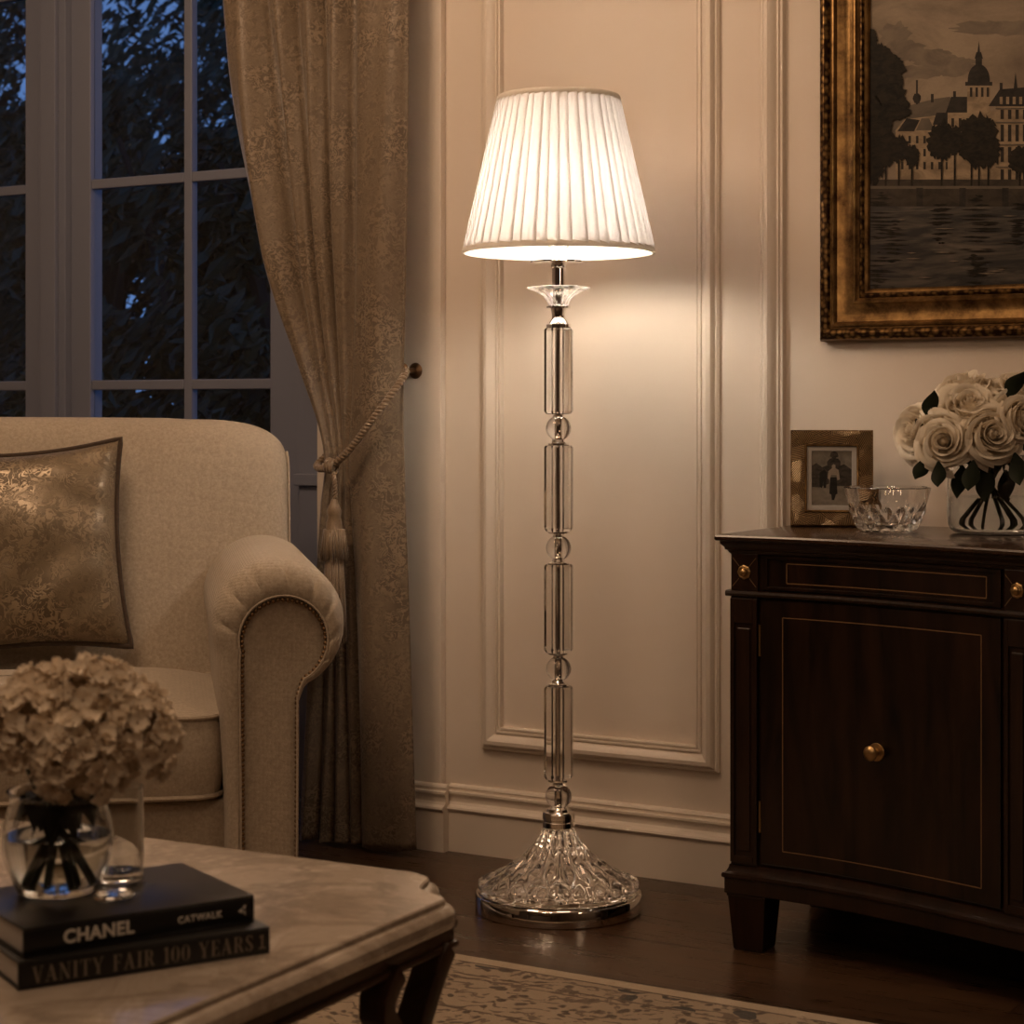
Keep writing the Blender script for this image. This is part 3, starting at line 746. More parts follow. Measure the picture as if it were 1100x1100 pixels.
# ================================================================== RUG
def rug_mat():
    t = NT('woven_rug_pile'); tc = t.new('TexCoord'); v = tc.outputs['Object']
    sep = t.new('SeparateXYZ', {0: v}); x, y = sep.outputs[0], sep.outputs[1]
    # distance in from the nearest edge (rug is RW x RD, origin at its centre)
    ex = t.math('SUBTRACT', RW/2, t.math('ABSOLUTE', x)); ey = t.math('SUBTRACT', RD/2, t.math('ABSOLUTE', y))
    e = t.math('MINIMUM', ex, ey)
    mp = t.new('Mapping', {'Vector': v, 'Scale': (1, 1, 1)}).outputs[0]
    nz = t.new('TexNoise', {'Vector': mp, 'Scale': 9.0, 'Detail': 2.0}).outputs[1]
    v2 = t.new('VectorMath', {0: mp, 1: t.new('VectorMath', {0: nz, 'Scale': .10}, operation='SCALE').outputs[0]}, operation='ADD').outputs[0]
    vo = t.new('TexVoronoi', {'Vector': v2, 'Scale': 34.0}).outputs[0]
    wv = t.new('TexWave', {'Vector': v2, 'Scale': 9.0, 'Distortion': 9.0, 'Detail': 2.0, 'Detail Scale': 2.0}, wave_type='RINGS').outputs[1]
    n = t.noise(mp, 38, 4, .65); wear = t.noise(mp, 3, 4)
    dark = t.ramp(t.math('ADD', t.math('MULTIPLY', vo, .8), t.math('MULTIPLY', n, .75)), [(.54, W(1)), (.66, W(0))])
    vine = t.ramp(wv, [(.74, W(0)), (.88, W(.8))])
    fig = t.math('MAXIMUM', dark, t.math('MULTIPLY', vine, t.math('GREATER_THAN', n, .48)))
    sand = t.mix(wear, (.32, .24, .16, 1), (.45, .35, .25, 1))
    ink = t.mix(n, (.035, .028, .024, 1), (.13, .075, .045, 1))
    c = t.mix(fig, sand, ink)
    # plain selvedge, then a row of dark dots, guard stripes and the border
    def band(a_, b_): return t.math('MULTIPLY', t.math('GREATER_THAN', e, a_), t.math('LESS_THAN', e, b_))
    guard = t.math('MAXIMUM', band(.034, .040), t.math('MAXIMUM', band(.098, .104), t.math('MAXIMUM', band(.118, .122), band(.27, .277))))
    vo2 = t.new('TexVoronoi', {'Vector': t.new('Mapping', {'Vector': v2, 'Scale': (1, 1, 1)}).outputs[0], 'Scale': 15.0}).outputs[0]
    dots = t.math('MULTIPLY', t.math('LESS_THAN', vo2, .36), band(.045, .095))
    c = t.mix(t.math('MULTIPLY', guard, t.math('GREATER_THAN', n, .42)), c, (.11, .07, .045, 1))
    c = t.mix(dots, c, (.04, .036, .036, 1))
    c = t.mix(t.math('LESS_THAN', e, .034), c, t.mix(n, (.46, .36, .25, 1), (.54, .43, .31, 1)))
    pile = t.noise(mp, 700, 2)
    c = t.mix(t.math('MULTIPLY', pile, .3), c, (.10, .075, .05, 1))
    return t.done(t.bsdf(color=c, rough=.95, spec=.1, sheen=.2, normal=t.bump(t.math('ADD', pile, fig), .4, .0025)))
RS0, RS1, RD0, RD1 = -1.5, 2.35, .735, 3.2
RW, RD = RS1 - RS0, RD1 - RD0
M['rug'] = rug_mat()
rug = MB().loft([[(x, y, .0005) for x, y in rrect(RW, RD, .01, 3)], [(x, y, .006) for x, y in rrect(RW, RD, .01, 3)], [(x, y, .008) for x, y in rrect(RW - .006, RD - .006, .01, 3)]]).build('area_rug', M['rug'])
rug.location = wpt((RS0 + RS1)/2, (RD0 + RD1)/2); rug.rotation_euler = (0, 0, WA)
tag(rug, 'beige patterned rug with dark floral border on the wood floor', 'rug')

# ================================================================== COFFEE TABLE
TA = R(-28.5); TE = Vector((math.cos(TA), math.sin(TA), 0)); TB = Vector((-math.sin(TA), math.cos(TA), 0))
TW, TD, TZ = 1.16, .72, .45
TC = Vector((-.010, 2.226, 0))                  # where the far right corner would be
T0 = TC - TE*TW/2 - TB*TD/2
tab = empty('coffee_table', (T0.x, T0.y, 0), TA, label='low walnut coffee table with a cream marble top, in front of the sofa', cat='coffee table')
def top_outline(off):
    """rectangle with ogee-clipped corners"""
    cor = [(0, .105), (.010, .088), (.026, .078), (.040, .074), (.052, .066), (.058, .050), (.062, .034), (.072, .016), (.092, .006), (.108, 0)]
    pts = []
    hx, hy = TW/2, TD/2
    c1 = [(hx - x, hy - y) for x, y in cor]          # from right edge to back edge
    c2 = [(-hx + x, hy - y) for x, y in cor][::-1]
    c3 = [(-hx + x, -hy + y) for x, y in cor]
    c4 = [(hx - x, -hy + y) for x, y in cor][::-1]
    p = c1 + c2 + c3 + c4; n = len(p); out = []
    for i in range(n):
        a_, b_, c_ = Vector(p[i-1]), Vector(p[i]), Vector(p[(i+1) % n])
        t_ = (c_ - a_).normalized(); nn = Vector((t_.y, -t_.x)); out.append(b_ - nn*off)
    return out
rings = [[(x, y, z) for x, y in top_outline(o)] for o, z in ((.022, TZ - .034), (.010, TZ - .0335), (.003, TZ - .030), (0, TZ - .023), (.001, TZ - .015), (.006, TZ - .009), (.0105, TZ - .007), (.0125, TZ - .0065), (.0130, TZ - .002), (.015, TZ - .0002), (.017, TZ))]
MB().loft(rings).build('marble_top', M['marble'], tab, sharp=30)
ap = MB(); ix, iy = TW/2 - .046, TD/2 - .046; zt_, zb_ = TZ - .0345, TZ - .068
for sx in (1, -1): ap.box((sx*ix - .011, -iy, zb_ + .006), (sx*ix + .011, iy, zt_))
for sy in (1, -1): ap.box((-ix, sy*iy - .011, zb_ + .006), (ix, sy*iy + .011, zt_))
for sx in (1, -1): ap.box((sx*ix - .015, -iy - .004, zb_), (sx*ix + .015, iy + .004, zb_ + .008)); ap.box((sx*ix - .014, -iy - .003, zt_ - .012), (sx*ix + .014, iy + .003, zt_ - .002))
for sy in (1, -1): ap.box((-ix, sy*iy - .015, zb_), (ix, sy*iy + .015, zb_ + .008))
ap.build('apron', M['table_wood'], tab, bevel=.003)
def bar(mb, pts, x, w=.024, th=.034):
    rings = []
    for i, (y, z) in enumerate(pts):
        a_ = Vector(pts[max(0, i-1)]); b_ = Vector(pts[min(len(pts)-1, i+1)]); t_ = (b_ - a_).normalized(); nn = Vector((t_.y, -t_.x))
        c0, c1 = Vector((y, z)) - nn*w/2, Vector((y, z)) + nn*w/2
        rings.append([(x - th/2, c0.x, c0.y), (x + th/2, c0.x, c0.y), (x + th/2, c1.x, c1.y), (x - th/2, c1.x, c1.y)])
    mb.loft(rings)
def sm(pts, n=24):
    d = [0]
    for i in range(1, len(pts)): d.append(d[-1] + math.dist(pts[i], pts[i-1]))
    return [(smooth_interp(d, [p[0] for p in pts], d[-1]*i/n), smooth_interp(d, [p[1] for p in pts], d[-1]*i/n)) for i in range(n + 1)]
FZ = .0085
for sx in (1, -1):
    for sy in (1, -1):
        m = MB(); e_ = TD/2
        b1 = sm([(e_ - .168, .385), (e_ - .185, .372), (e_ - .196, .350), (e_ - .172, .318), (e_ - .140, .270), (e_ - .105, .16), (e_ - .085, .06), (e_ - .075, FZ)])
        b2 = sm([(e_ - .062, .385), (e_ - .082, .365), (e_ - .108, .330), (e_ - .138, .285), (e_ - .172, .22), (e_ - .215, .12), (e_ - .240, .05), (e_ - .250, FZ)])
        bar(m, [(sy*y, z) for y, z in b1], sx*(TW/2 - .042)); bar(m, [(sy*y, z) for y, z in b2], sx*(TW/2 - .045))
        m.build('leg', M['table_wood'], tab, bevel=.003)
    MB().box((sx*(TW/2 - .044) - .012, -TD/2 + .10, .105), (sx*(TW/2 - .044) + .012, TD/2 - .10, .130)).build('stretcher', M['table_wood'], tab, bevel=.003)

# ------------------------------------------------------------------ books
def outline_letter(ch):
    """strokes of a high-contrast roman capital: list of quads / polygons in a cell 0..w x 0..1; returns (polys, width)"""
    K, k, sf = .17, .035, .16
    def rect(x0, y0, x1, y1): return [(x0, y0), (x1, y0), (x1, y1), (x0, y1)]
    def line(a_, b_, w_): return [(a_[0] - w_/2, a_[1]), (a_[0] + w_/2, a_[1]), (b_[0] + w_/2, b_[1]), (b_[0] - w_/2, b_[1])]
    def serif(x, y, w_): return rect(x - w_/2, y if y < .5 else y - k, x + w_/2, y + k if y < .5 else y)
    def bowl(cx, cy, rx, ry, a0, a1, thick, thin, n=16):
        out = []
        for i in range(n):
            q = []
            for a_, s_ in ((lerp(a0, a1, i/n), 0), (lerp(a0, a1, (i+1)/n), 0), (lerp(a0, a1, (i+1)/n), 1), (lerp(a0, a1, i/n), 1)):
                w_ = lerp(thin, thick, abs(math.cos(R(a_)))**1.5); ox = (rx - (w_ if s_ else 0)); oy = ry - (thin if s_ else 0)
                q.append((cx + ox*math.cos(R(a_)), cy + oy*math.sin(R(a_))))
            out.append(q)
        return out
    if ch == 'I': return [rect(.12, 0, .12 + K, 1), serif(.205, 0, .38), serif(.205, 1, .38)], .41
    if ch == '1': return [rect(.14, 0, .14 + K, 1), serif(.225, 0, .40), [(.02, .80), (.14, .88), (.14, 1), (.02, .84)]], .43
    if ch == 'V': return [line((.14, 1), (.42, 0), K), line((.68, 1), (.42, 0), k*1.3), serif(.14, 1, .34), serif(.68, 1, .26)], .82
    if ch == 'A': return [line((.10, 0), (.40, 1), k*1.3), line((.66, 0), (.38, 1), K), rect(.2, .30, .58, .30 + k), serif(.10, 0, .26), serif(.66, 0, .34)], .82
    if ch == 'N': return [rect(.12, 0, .12 + k, 1), rect(.68, 0, .68 + k, 1), line((.15, 1), (.68, 0), K), serif(.13, 0, .24), serif(.70, 1, .24), serif(.10, 1, .2)], .84
    if ch == 'T': return [rect(.30, 0, .30 + K, 1), rect(.02, 1 - k, .75, 1), serif(.385, 0, .36), [(.02, 1), (.02, .76), (.04, .76), (.10, 1)], [(.75, 1), (.75, .76), (.73, .76), (.67, 1)]], .78
    if ch == 'Y': return [rect(.32, 0, .32 + K, .46), line((.12, 1), (.38, .44), K*.95), line((.68, 1), (.44, .44), k*1.3), serif(.405, 0, .36), serif(.14, 1, .34), serif(.68, 1, .26)], .80
    if ch in 'FE':
        p = [rect(.10, 0, .10 + K, 1), serif(.17, 0, .34), rect(.02, 1 - k, .62, 1), rect(.2, .5, .48, .5 + k), [(.62, 1), (.62, .74), (.60, .74), (.54, 1)], rect(.46, .40, .49, .63)]
        if ch == 'E': p += [rect(.02, 0, .64, k), [(.64, 0), (.64, .28), (.62, .28), (.54, 0)]]
        return p, .68
    if ch == 'R': return [rect(.10, 0, .10 + K, 1), serif(.18, 0, .34), rect(.02, 1 - k, .4, 1), rect(.2, .48, .4, .48 + k)] + bowl(.38, .74, .27, .26, -90, 90, K, k) + [line((.66, 0), (.44, .49), K*.9), serif(.70, 0, .2)], .80
    if ch == '0': return bowl(.33, .5, .31, .5, 0, 360, K, k, 32), .66
    if ch == 'S': return bowl(.30, .745, .25, .255, 30, 250, K*.85, k*1.4) + bowl(.30, .26, .27, .26, -150, 80, K*.95, k*1.4) + [[(.16, .62), (.30, .66), (.46, .42), (.32, .36)], rect(.50, .70, .53, .98), rect(.04, .02, .07, .34)], .62
    return [], .42
def place_title(nm, polys, parent, y, mt):
    m = MB(); z_ = 0
    for p in polys:
        n = len(p); vs = [(x, y, z) for x, z in p] + [(x, y + .0010, z) for x, z in p]
        m.add(vs, [tuple(range(n)), tuple(range(2*n - 1, n - 1, -1))] + [(i, i + n, (i+1) % n + n, (i+1) % n) for i in range(n)])
    return m.build(nm, mt, parent, smooth=False)
def sans(text, size, x, z, y, parent, mt, bold, nm, spacing=1.0):
    cu = bpy.data.curves.new(nm, 'FONT'); cu.body = text; cu.size = size; cu.extrude = .0005; cu.offset = bold; cu.space_character = spacing; cu.resolution_u = 3
    o = bpy.data.objects.new(nm, cu); COL.objects.link(o); bpy.context.view_layer.update()
    me = bpy.data.meshes.new_from_object(o.evaluated_get(bpy.context.evaluated_depsgraph_get())); bpy.data.objects.remove(o)
    me.materials.clear(); me.materials.append(mt); o = bpy.data.objects.new(nm, me); COL.objects.link(o); o.parent = parent
    o.location = (x, y, z); o.rotation_euler = (PI/2, 0, 0); return o
def book(loc, rz, w, d, h, label, cover):
    """origin at the front left corner of the spine; spine along x facing -y"""
    o = empty('book', loc, rz, label=label, cat='book', group='books on the marble coffee table')
    m = MB(); c_ = .0022
    m.box((0, .0, 0), (w, d, c_)); m.box((0, .0, h - c_), (w, d, h)); m.box((0, 0, c_), (w, .004, h - c_))
    m.build('cover', cover, o, bevel=.0008)
    MB().box((.003, .004, c_), (w - .003, d - .004, h - c_)).build('page_block', M['pages'], o, smooth=False)
    return o
p1 = Vector((-.4436, 1.799, TZ)); p2 = Vector((-.2328, 1.9255, TZ)); B1A = math.atan2(p2.y - p1.y, p2.x - p1.x); B1W = (p2 - p1).length
bh1, bh2 = .0255, .0262
bk1 = book((p1.x, p1.y, TZ + .0002), B1A, B1W, .172, bh1, 'black hardcover book with faint serif lettering, bottom of the stack on the marble table', M['book_black2'])
q1 = Vector((-.4425, 1.8135, 0)); q2 = Vector((-.2500, 1.9425, 0)); B2A = math.atan2(q2.y - q1.y, q2.x - q1.x); B2W = (q2 - q1).length
ZB2 = TZ + bh1 + .0004
bk2 = book((q1.x, q1.y, ZB2), B2A, B2W, .168, bh2, 'black hardcover book with bold white sans lettering, on top of another book', M['book_black'])
# bottom spine lettering
polys = []; x = 0
for ch in 'VANITY FAIR 100 YEARS':
    ps, w_ = outline_letter(ch); polys += [[(x + a_, b_) for a_, b_ in p] for p in ps]; x += w_ + .12
sc_ = (B1W*.885)/x; hgt = .0150
place_title('spine_title', [[(.0125 + a_*sc_, .0050 + b_*hgt) for a_, b_ in p] for p in polys], bk1, -.0006, M['grey_ink'])
mk = [[(0, 0), (.007, 0), (.007, .0012), (0, .0012)], [(.0026, .0012), (.0044, .0012), (.0044, .013), (.0026, .013)], [(.001, .010), (.0026, .0115), (.0026, .013), (.001, .0118)]]
place_title('spine_mark', [[(B1W*.952 + a_, .0055 + b_) for a_, b_ in p] for p in mk], bk1, -.0006, M['grey_ink'])
sans('CHANEL', .0172, .0375, .0078, -.0004, bk2, M['white_ink'], .00045, 'spine_title', 1.06)
sans('CATWALK', .0088, B2W*.652, .0098, -.0004, bk2, M['white_ink'], .0001, 'spine_subtitle', 1.12)
tri = [[(0, .0065), (.0042, .0090), (.0042, .0040)], [(.0048, .0100), (.0080, .0122), (.0072, .0075)], [(.0048, .0058), (.0070, .0064), (.0078, .0015)]]
place_title('spine_mark', [[(B2W*.925 + a_, .0060 + b_) for a_, b_ in p] for p in tri], bk2, -.0006, M['white_ink'])
cv = MB()
for k, (xa, xb, ya) in enumerate(((.095, .150, .118), (.105, .165, .104), (.118, .170, .092))):
    cv.box((xa, ya, bh2 - .0001), (xb, ya + .0035, bh2 + .0002))
cv.build('cover_lettering', M['dim_ink'], bk2, smooth=False)

# ------------------------------------------------------------------ round vase with hydrangeas, tumbler
ZV = ZB2 + bh2 + .0006
vc = at(62, 958, 1.955); VX, VY = vc.x, vc.y
def open_vessel(mb, outer, th, base_th, n=64, rf=None):
    inner = [(max(.0005, r - th), z) for r, z in outer if z > base_th]
    r_b = interp([z for r, z in outer], [r for r, z in outer], base_th) - th
    pr = outer + inner[::-1] + [(max(.001, r_b), base_th), (.0008, base_th)]
    return mb.lathe(pr, n, rf=rf)
vo_ = [(.0008, 0), (.036, 0), (.039, .002), (.042, .008), (.049, .024), (.0535, .040), (.0545, .052), (.0525, .068), (.048, .082), (.046, .090), (.0475, .097), (.049, .099)]
vase = empty('flower_vase', (VX, VY, ZV), label='round clear glass bowl vase of cream hydrangeas standing on the black books', cat='vase', group='clear glass vases of flowers')
open_vessel(MB(), vo_, .0028, .009).build('glass_bowl', M['glass'], vase, sharp=40)
wt = [(.0008, .0094), (.037, .0094), (.0395, .012), (.0460, .025), (.0503, .040), (.0514, .052), (.0512, .056), (.0008, .056)]
MB().lathe(wt, 48).build('water', M['water'], vase, sharp=40)
tm = at(127, 946, 1.998)
tum = tag(open_vessel(MB(), [(.0008, 0), (.022, 0), (.0245, .002), (.0252, .01), (.0255, .05), (.0250, .078), (.0245, .094)], .0016, .011).build('glass_tumbler', M['glass'], sharp=40),
          'tall clear glass tumbler behind the round vase on the black book', 'glass')
tum.location = (tm.x, tm.y, ZV)
pw = MB(); pr = [(.0005, 0), (.016, 0), (.020, .003), (.021, .006), (.014, .012), (.0005, .0125)]
pw.lathe(pr, 9)
pws = tag(pw.build('lump', M['crystal'], smooth=False, bevel=.0008), 'small faceted clear glass paperweight lying on the black book by the vase', 'lump')  # bright-outlined patch beside the vase, modelled as solid glass
pp = at(122, 962, 1.925); pws.location = (pp.x, pp.y, ZV); pws.scale = (1, .8, .7); pws.rotation_euler = (0, 0, .4)
# a floret: four cupped petals
def floret(mb, M4, rg, s):
    st = len(mb.v)
    for k in range(4):
        az = PI/2*k + rg.uniform(-.15, .15); ca, sa = math.cos(az), math.sin(az); rows = []
        cup = rg.uniform(.35, 1.15); wd = rg.uniform(.85, 1.1)
        for i in range(5):
            v_ = i/4; r = s*(.06 + .94*v_); hw = s*.60*wd*math.sin(PI*min(.93, (.12 + .80*v_)))**.8
            row = []
            for j in range(5):
                u = -1 + j/2
                z = s*(cup*.55*v_**1.5 - .28*max(0, v_ - .7) + .16*u*u*v_ ) + s*.05*math.sin(3*u + 5*v_)
                lx, ly = r - s*.22*u*u*v_**2, hw*u
                row.append((lx*ca - ly*sa, lx*sa + ly*ca, z))
            rows.append(row)
        mb.grid(rows)
    mb.xf(M4, st)
    mb_e = len(mb.v); mb.ball((0, 0, s*.06), s*.11, 6, 4, 1); mb.xf(M4, mb_e)
def orient(d, spin=0.0):
    return d.to_track_quat('Z', 'Y').to_matrix().to_4x4() @ Matrix.Rotation(spin, 4, 'Z')
HC = at(86, 800, 1.955)
heads = [((-.052, -.030, .012), .047, 'left front cream hydrangea head in the round vase, cut by the photo edge'),
         ((.010, -.046, -.006), .045, 'front middle cream hydrangea head in the round vase, facing the camera'),
         ((.050, -.008, .006), .046, 'right cream hydrangea head in the round vase, nearest the sofa arm'),
         ((.012, .010, .034), .048, 'topmost cream hydrangea head in the round vase'),
         ((-.040, .030, .028), .046, 'back left cream hydrangea head in the round vase'),
         ((.034, .046, .014), .044, 'back right cream hydrangea head, mostly hidden behind the others in the round vase')]
for hi, (o3, hr, lab) in enumerate(heads):
    rg = random.Random(200 + hi); c_ = HC + Vector(o3)
    hy = empty('hydrangea', c_, label=lab, cat='flower', group='hydrangeas in the round vase')
    m = MB(); nfl = 120
    for i in range(nfl):
        zz_ = 1 - 1.72*(i + .5)/nfl; ph = i*2.39996; rr_ = math.sqrt(max(0, 1 - zz_*zz_))
        d = Vector((rr_*math.cos(ph), rr_*math.sin(ph), zz_)); d = (d + Vector((rg.gauss(0, .12), rg.gauss(0, .12), rg.gauss(0, .12)))).normalized()
        floret(m, Matrix.Translation(d*hr*rg.uniform(.80, 1.02)) @ orient(d, rg.uniform(0, 6.28)), rg, rg.uniform(.0100, .0135))
    m.build('flower_head', [M['hydrangea'], M['seed']], hy, sharp=0)
    base = Vector((VX, VY, ZV)) - c_
    ang = 2*PI*hi/len(heads) + .4
    foot = base + Vector((.026*math.cos(ang), .026*math.sin(ang), .0135)); neck = base + Vector((-.010*math.cos(ang), -.010*math.sin(ang), .088))
    MB().tube([(0, 0, -hr*.2), tuple(neck*.6 + Vector((0, 0, -.01))), tuple(neck), tuple(lerp(neck, foot, .5)), tuple(foot)], [.0034, .0034, .0036, .0036, .0034], 8).build('stem', M['stem'], hy)
    for k in range(3):
        az = ang + k*2.1; dd = Vector((math.cos(az), math.sin(az), 0)); start = neck + dd*.006 + Vector((0, 0, -.004))
        rows = []
        for i in range(7):
            v_ = i/6; p = start + dd*(.030*v_) + Vector((0, 0, -.004 - .040*v_*v_*(.4 if k else .8) + .016*math.sin(PI*v_))); sd = Vector((-dd.y, dd.x, 0)); hw = .016*math.sin(PI*min(.99, .08 + .9*v_))
            rows.append([p - sd*hw + Vector((0, 0, .003)), p, p + sd*hw + Vector((0, 0, .003))])
        MB().grid(rows).build('leaf', M['leaf'], hy, sharp=0)
# ================================================================== SIDEBOARD
SC, DC = 1.61, .215
sb = empty('sideboard', wpt(SC, DC), WA, label='dark mahogany bow-front sideboard with brass knobs, against the wall', cat='sideboard')
def fd(s):
    t_ = max(0, min(2, (s - .66)/.95)); return .431 + .2*(1 - math.cos(PI*t_))/2
def P(s, d, z): return (s - SC, -(d - DC), z)
SL, SR_ = .605, 2*SC - .605
def outline(ov, n=70, back=.012):
    l, r = SL - ov, SR_ + ov
    return [(l, back)] + [(lerp(l, r, i/n), fd(lerp(l, r, i/n)) + ov) for i in range(n + 1)] + [(r, back)]
def stack(prof): return MB().loft([[P(s, d, z) for s, d in outline(ov)] for ov, z in prof])
stack([(.014, .7365), (.0215, .7375), (.0235, .740), (.0235, .7445), (.0215, .7475), (.020, .748)]).build('top', M['top_wood'], sb, sharp=30)
stack([(.001, .713), (.004, .716), (.0055, .7195), (.0095, .7215), (.0100, .7255), (.0135, .729), (.0160, .732), (.0165, .7366)]).build('cornice', M['mahogany'], sb, sharp=30)
stack([(-.004, .14), (-.004, .716)]).build('carcass', M['mahogany'], sb, sharp=30)
stack([(.008, .102), (.010, .104), (.010, .130), (.0135, .1315), (.0145, .135), (.0135, .139), (.0075, .142), (.0045, .148), (.003, .154), (-.003, .157)]).build('base_moulding', M['mahogany'], sb, sharp=30)
def sweep(mb, s0, s1, prof, n=24, thick=.012, m=0):
    rings = []
    for i in range(n + 1):
        s_ = lerp(s0, s1, i/n); q = [P(s_, fd(s_) + o, z) for o, z in prof]
        rings.append(q + [P(s_, fd(s_) - thick, prof[-1][1]), P(s_, fd(s_) - thick, prof[0][1])])
    return mb.loft(rings, m=m)
sweep(MB(), SL - .009, SR_ + .009, [(.004, .637), (.0085, .6385), (.0100, .6425), (.0085, .6465), (.004, .648)], 70).build('bead_moulding', M['mahogany'], sb, sharp=30)
bays = [(.664, 1.130), (1.192, 1.606), (1.614, 2*SC - 1.192), (2*SC - 1.130, 2*SC - .664)]
pils = [(SL, .657), (1.137, 1.186), (2*SC - 1.186, 2*SC - 1.137), (2*SC - .657, SR_)]
def faced(mb, s_, z):
    """turn a lathe made along z to face the room at (s, z) on the sideboard's front"""
    e = .01; a_ = math.atan2(fd(s_ + e) - fd(s_ - e), 2*e)
    return mb.xf(Matrix.Translation(P(s_, fd(s_), z)) @ Matrix.Rotation(-a_, 4, 'Z') @ Matrix.Rotation(PI/2, 4, 'X'))
for a_, b_ in pils:
    m = MB(); w_ = b_ - a_
    sweep(m, a_, b_, [(.004, .155), (.004, .637)], 4); sweep(m, a_, b_, [(.003, .648), (.003, .714)], 4)
    sweep(m, a_, a_ + .008, [(.0075, .160), (.0075, .634)], 2); sweep(m, b_ - .008, b_, [(.0075, .160), (.0075, .634)], 2)
    sweep(m, a_ + .008, b_ - .008, [(.0075, .590), (.0075, .634)], 2); sweep(m, a_ + .008, b_ - .008, [(.0075, .160), (.0075, .172)], 2)
    sweep(m, a_ + .014, b_ - .014, [(.0058, .18), (.0068, .183), (.0068, .578), (.0058, .581)], 2)
    pl_ = m.build('pilaster', M['mahogany'], sb, smooth=False, bevel=.0008)
    c_ = (a_ + b_)/2; zc_ = .681
    for sg in (1, -1):
        for s2 in (1, -1):
            x = MB().tube([P(c_ + sg*.010, fd(c_) + .0035, zc_ + s2*.011), P(c_ + sg*(w_/2 - .003), fd(c_) + .0035, zc_ + s2*.026)], .0006, 4)
            x.build('inlay', M['inlay'], pl_)
    r_ = MB().lathe([(.012, .002), (.0125, .005), (.0105, .0065), (.0085, .006), (.0065, .008), (.0060, .0105), (.003, .0125), (.0005, .013)], 28, rf=lambda r, z, a: r*(1 + .05*math.cos(a*8)*(1 if r > .009 else 0)))
    faced(r_, c_, zc_).build('rosette', M['brass'], pl_, sharp=40)
def inlay_rect(s0, s1, z0, z1, out, w_=.0017):
    m = MB()
    for z in (z0, z1): sweep(m, s0, s1, [(out, z - w_/2), (out, z + w_/2)], 24, .002)
    for s_ in (s0, s1): sweep(m, s_ - w_/2, s_ + w_/2, [(out, z0), (out, z1)], 1, .002)
    return m
for i, (a_, b_) in enumerate(bays):
    d_ = sweep(MB(), a_, b_, [(.0015, .1605), (.0035, .1625), (.0035, .6325), (.0015, .6345)], 30).build('door', M['veneer'], sb, sharp=30)
    inlay_rect(a_ + .042, b_ - .036, .188, .603, .0039).build('inlay', M['inlay'], d_, smooth=False)
    ks_ = {0: .893, 1: b_ - .06, 2: a_ + .06, 3: 2*SC - .893}[i]
    kn = MB().lathe([(.0150, .0035), (.0160, .005), (.0150, .0065), (.0065, .008), (.0060, .016), (.0100, .019), (.0130, .023), (.0130, .026), (.0095, .0295), (.004, .0312), (.0005, .0316)], 30)
    faced(kn, ks_, .385).build('knob', M['brass'], d_, sharp=40)
    hx = a_ - .003 if i in (0, 1) else b_ + .003
    for zc_ in (.245, .56):
        MB().tube([P(hx, fd(hx) + .003, zc_ - .028), P(hx, fd(hx) + .003, zc_ + .028)], .0026, 8).build('hinge', M['brass'], d_)
    dr = MB(); sweep(dr, a_, b_, [(-.001, .6505), (-.001, .7125)], 30)
    for z0, z1 in ((.6505, .6575), (.7055, .7125)): sweep(dr, a_, b_, [(.0015, z0), (.0032, z0 + .0015), (.0032, z1 - .0015), (.0015, z1)], 30)
    for s0, s1 in ((a_, a_ + .012), (b_ - .012, b_)): sweep(dr, s0, s1, [(.0032, .6515), (.0032, .7115)], 2)
    dd = dr.build('drawer', M['veneer'], sb, sharp=30)
    inlay_rect(a_ + .048, b_ - .028, .664, .699, -.0005).build('inlay', M['inlay'], dd, smooth=False)
for sx in (SL, SR_):
    for y_, dd_ in ((fd(sx) - .030, 1), (.045, 1)):
        cx_ = sx + (.031 if sx < SC else -.031); rings = []
        for w_, z in ((.056, 0.0005), (.058, .004), (.072, .094), (.072, .096), (.076, .0985), (.076, .106)):
            rings.append([P(cx_ + ax*w_/2, y_ + ay*w_/2, z) for ax, ay in ((-1, 1), (1, 1), (1, -1), (-1, -1))])
        MB().loft(rings).build('foot', M['mahogany'], sb, smooth=False, bevel=.0015)
ZT = .7484

# ================================================================== PAINTING
fx0, fz0 = wp(881, 366.5, .02); PW, PH = 1.22, .98
pcx, pcz = fx0 + PW/2, fz0 + PH/2
pt = empty('framed_painting', wpt(pcx, 0, fz0), WA, label='large gilt-framed oil painting of a domed riverside city on the wall', cat='painting')
def fr_local(m): return m.xf(Matrix.Translation((-PW/2, 0, 0)))
FP = [([(0, .001), (0, .018), (.003, .028)], 0), ([(.003, .028), (.009, .036), (.015, .0375), (.021, .034), (.024, .027)], 1),
      ([(.024, .027), (.027, .025), (.0285, .029), (.032, .030), (.035, .027), (.037, .023), (.048, .0185), (.060, .0185), (.070, .0235), (.073, .028), (.0765, .0285), (.079, .025), (.083, .022)], 0),
      ([(.083, .022), (.0855, .0255), (.0885, .0265), (.0915, .024), (.0925, .020)], 1), ([(.0925, .020), (.096, .018), (.1005, .014), (.1015, .008)], 0)]
m = MB()
for pf, mi in FP: frame_loop(m, 0, PW, 0, PH, pf, mi)
fr_local(m).build('frame', [M['gold'], M['gold_carved']], pt, sharp=40)
def cloudy(name, a, b, sc_=6, c=None):
    t = NT(name); v = t.coord((1, 1, 1.7)); n = t.noise(v, sc_, 6, .62, .8)
    st = [(.34, a), (.62, b)]
    return t.done(t.bsdf(color=t.mix(t.math('MULTIPLY', t.noise(v, 150, 2), .18), t.ramp(n, st), W(.03)), rough=.5, spec=.15))
K_sky = cloudy('painted_sky', (.15, .115, .087, 1), (.31, .25, .185, 1), 4.5)
K_cloud = cloudy('painted_cloud', (.13, .105, .085, 1), (.21, .17, .13, 1), 14)
K_hill = cloudy('painted_hill', (.10, .085, .068, 1), (.14, .115, .09, 1), 20)
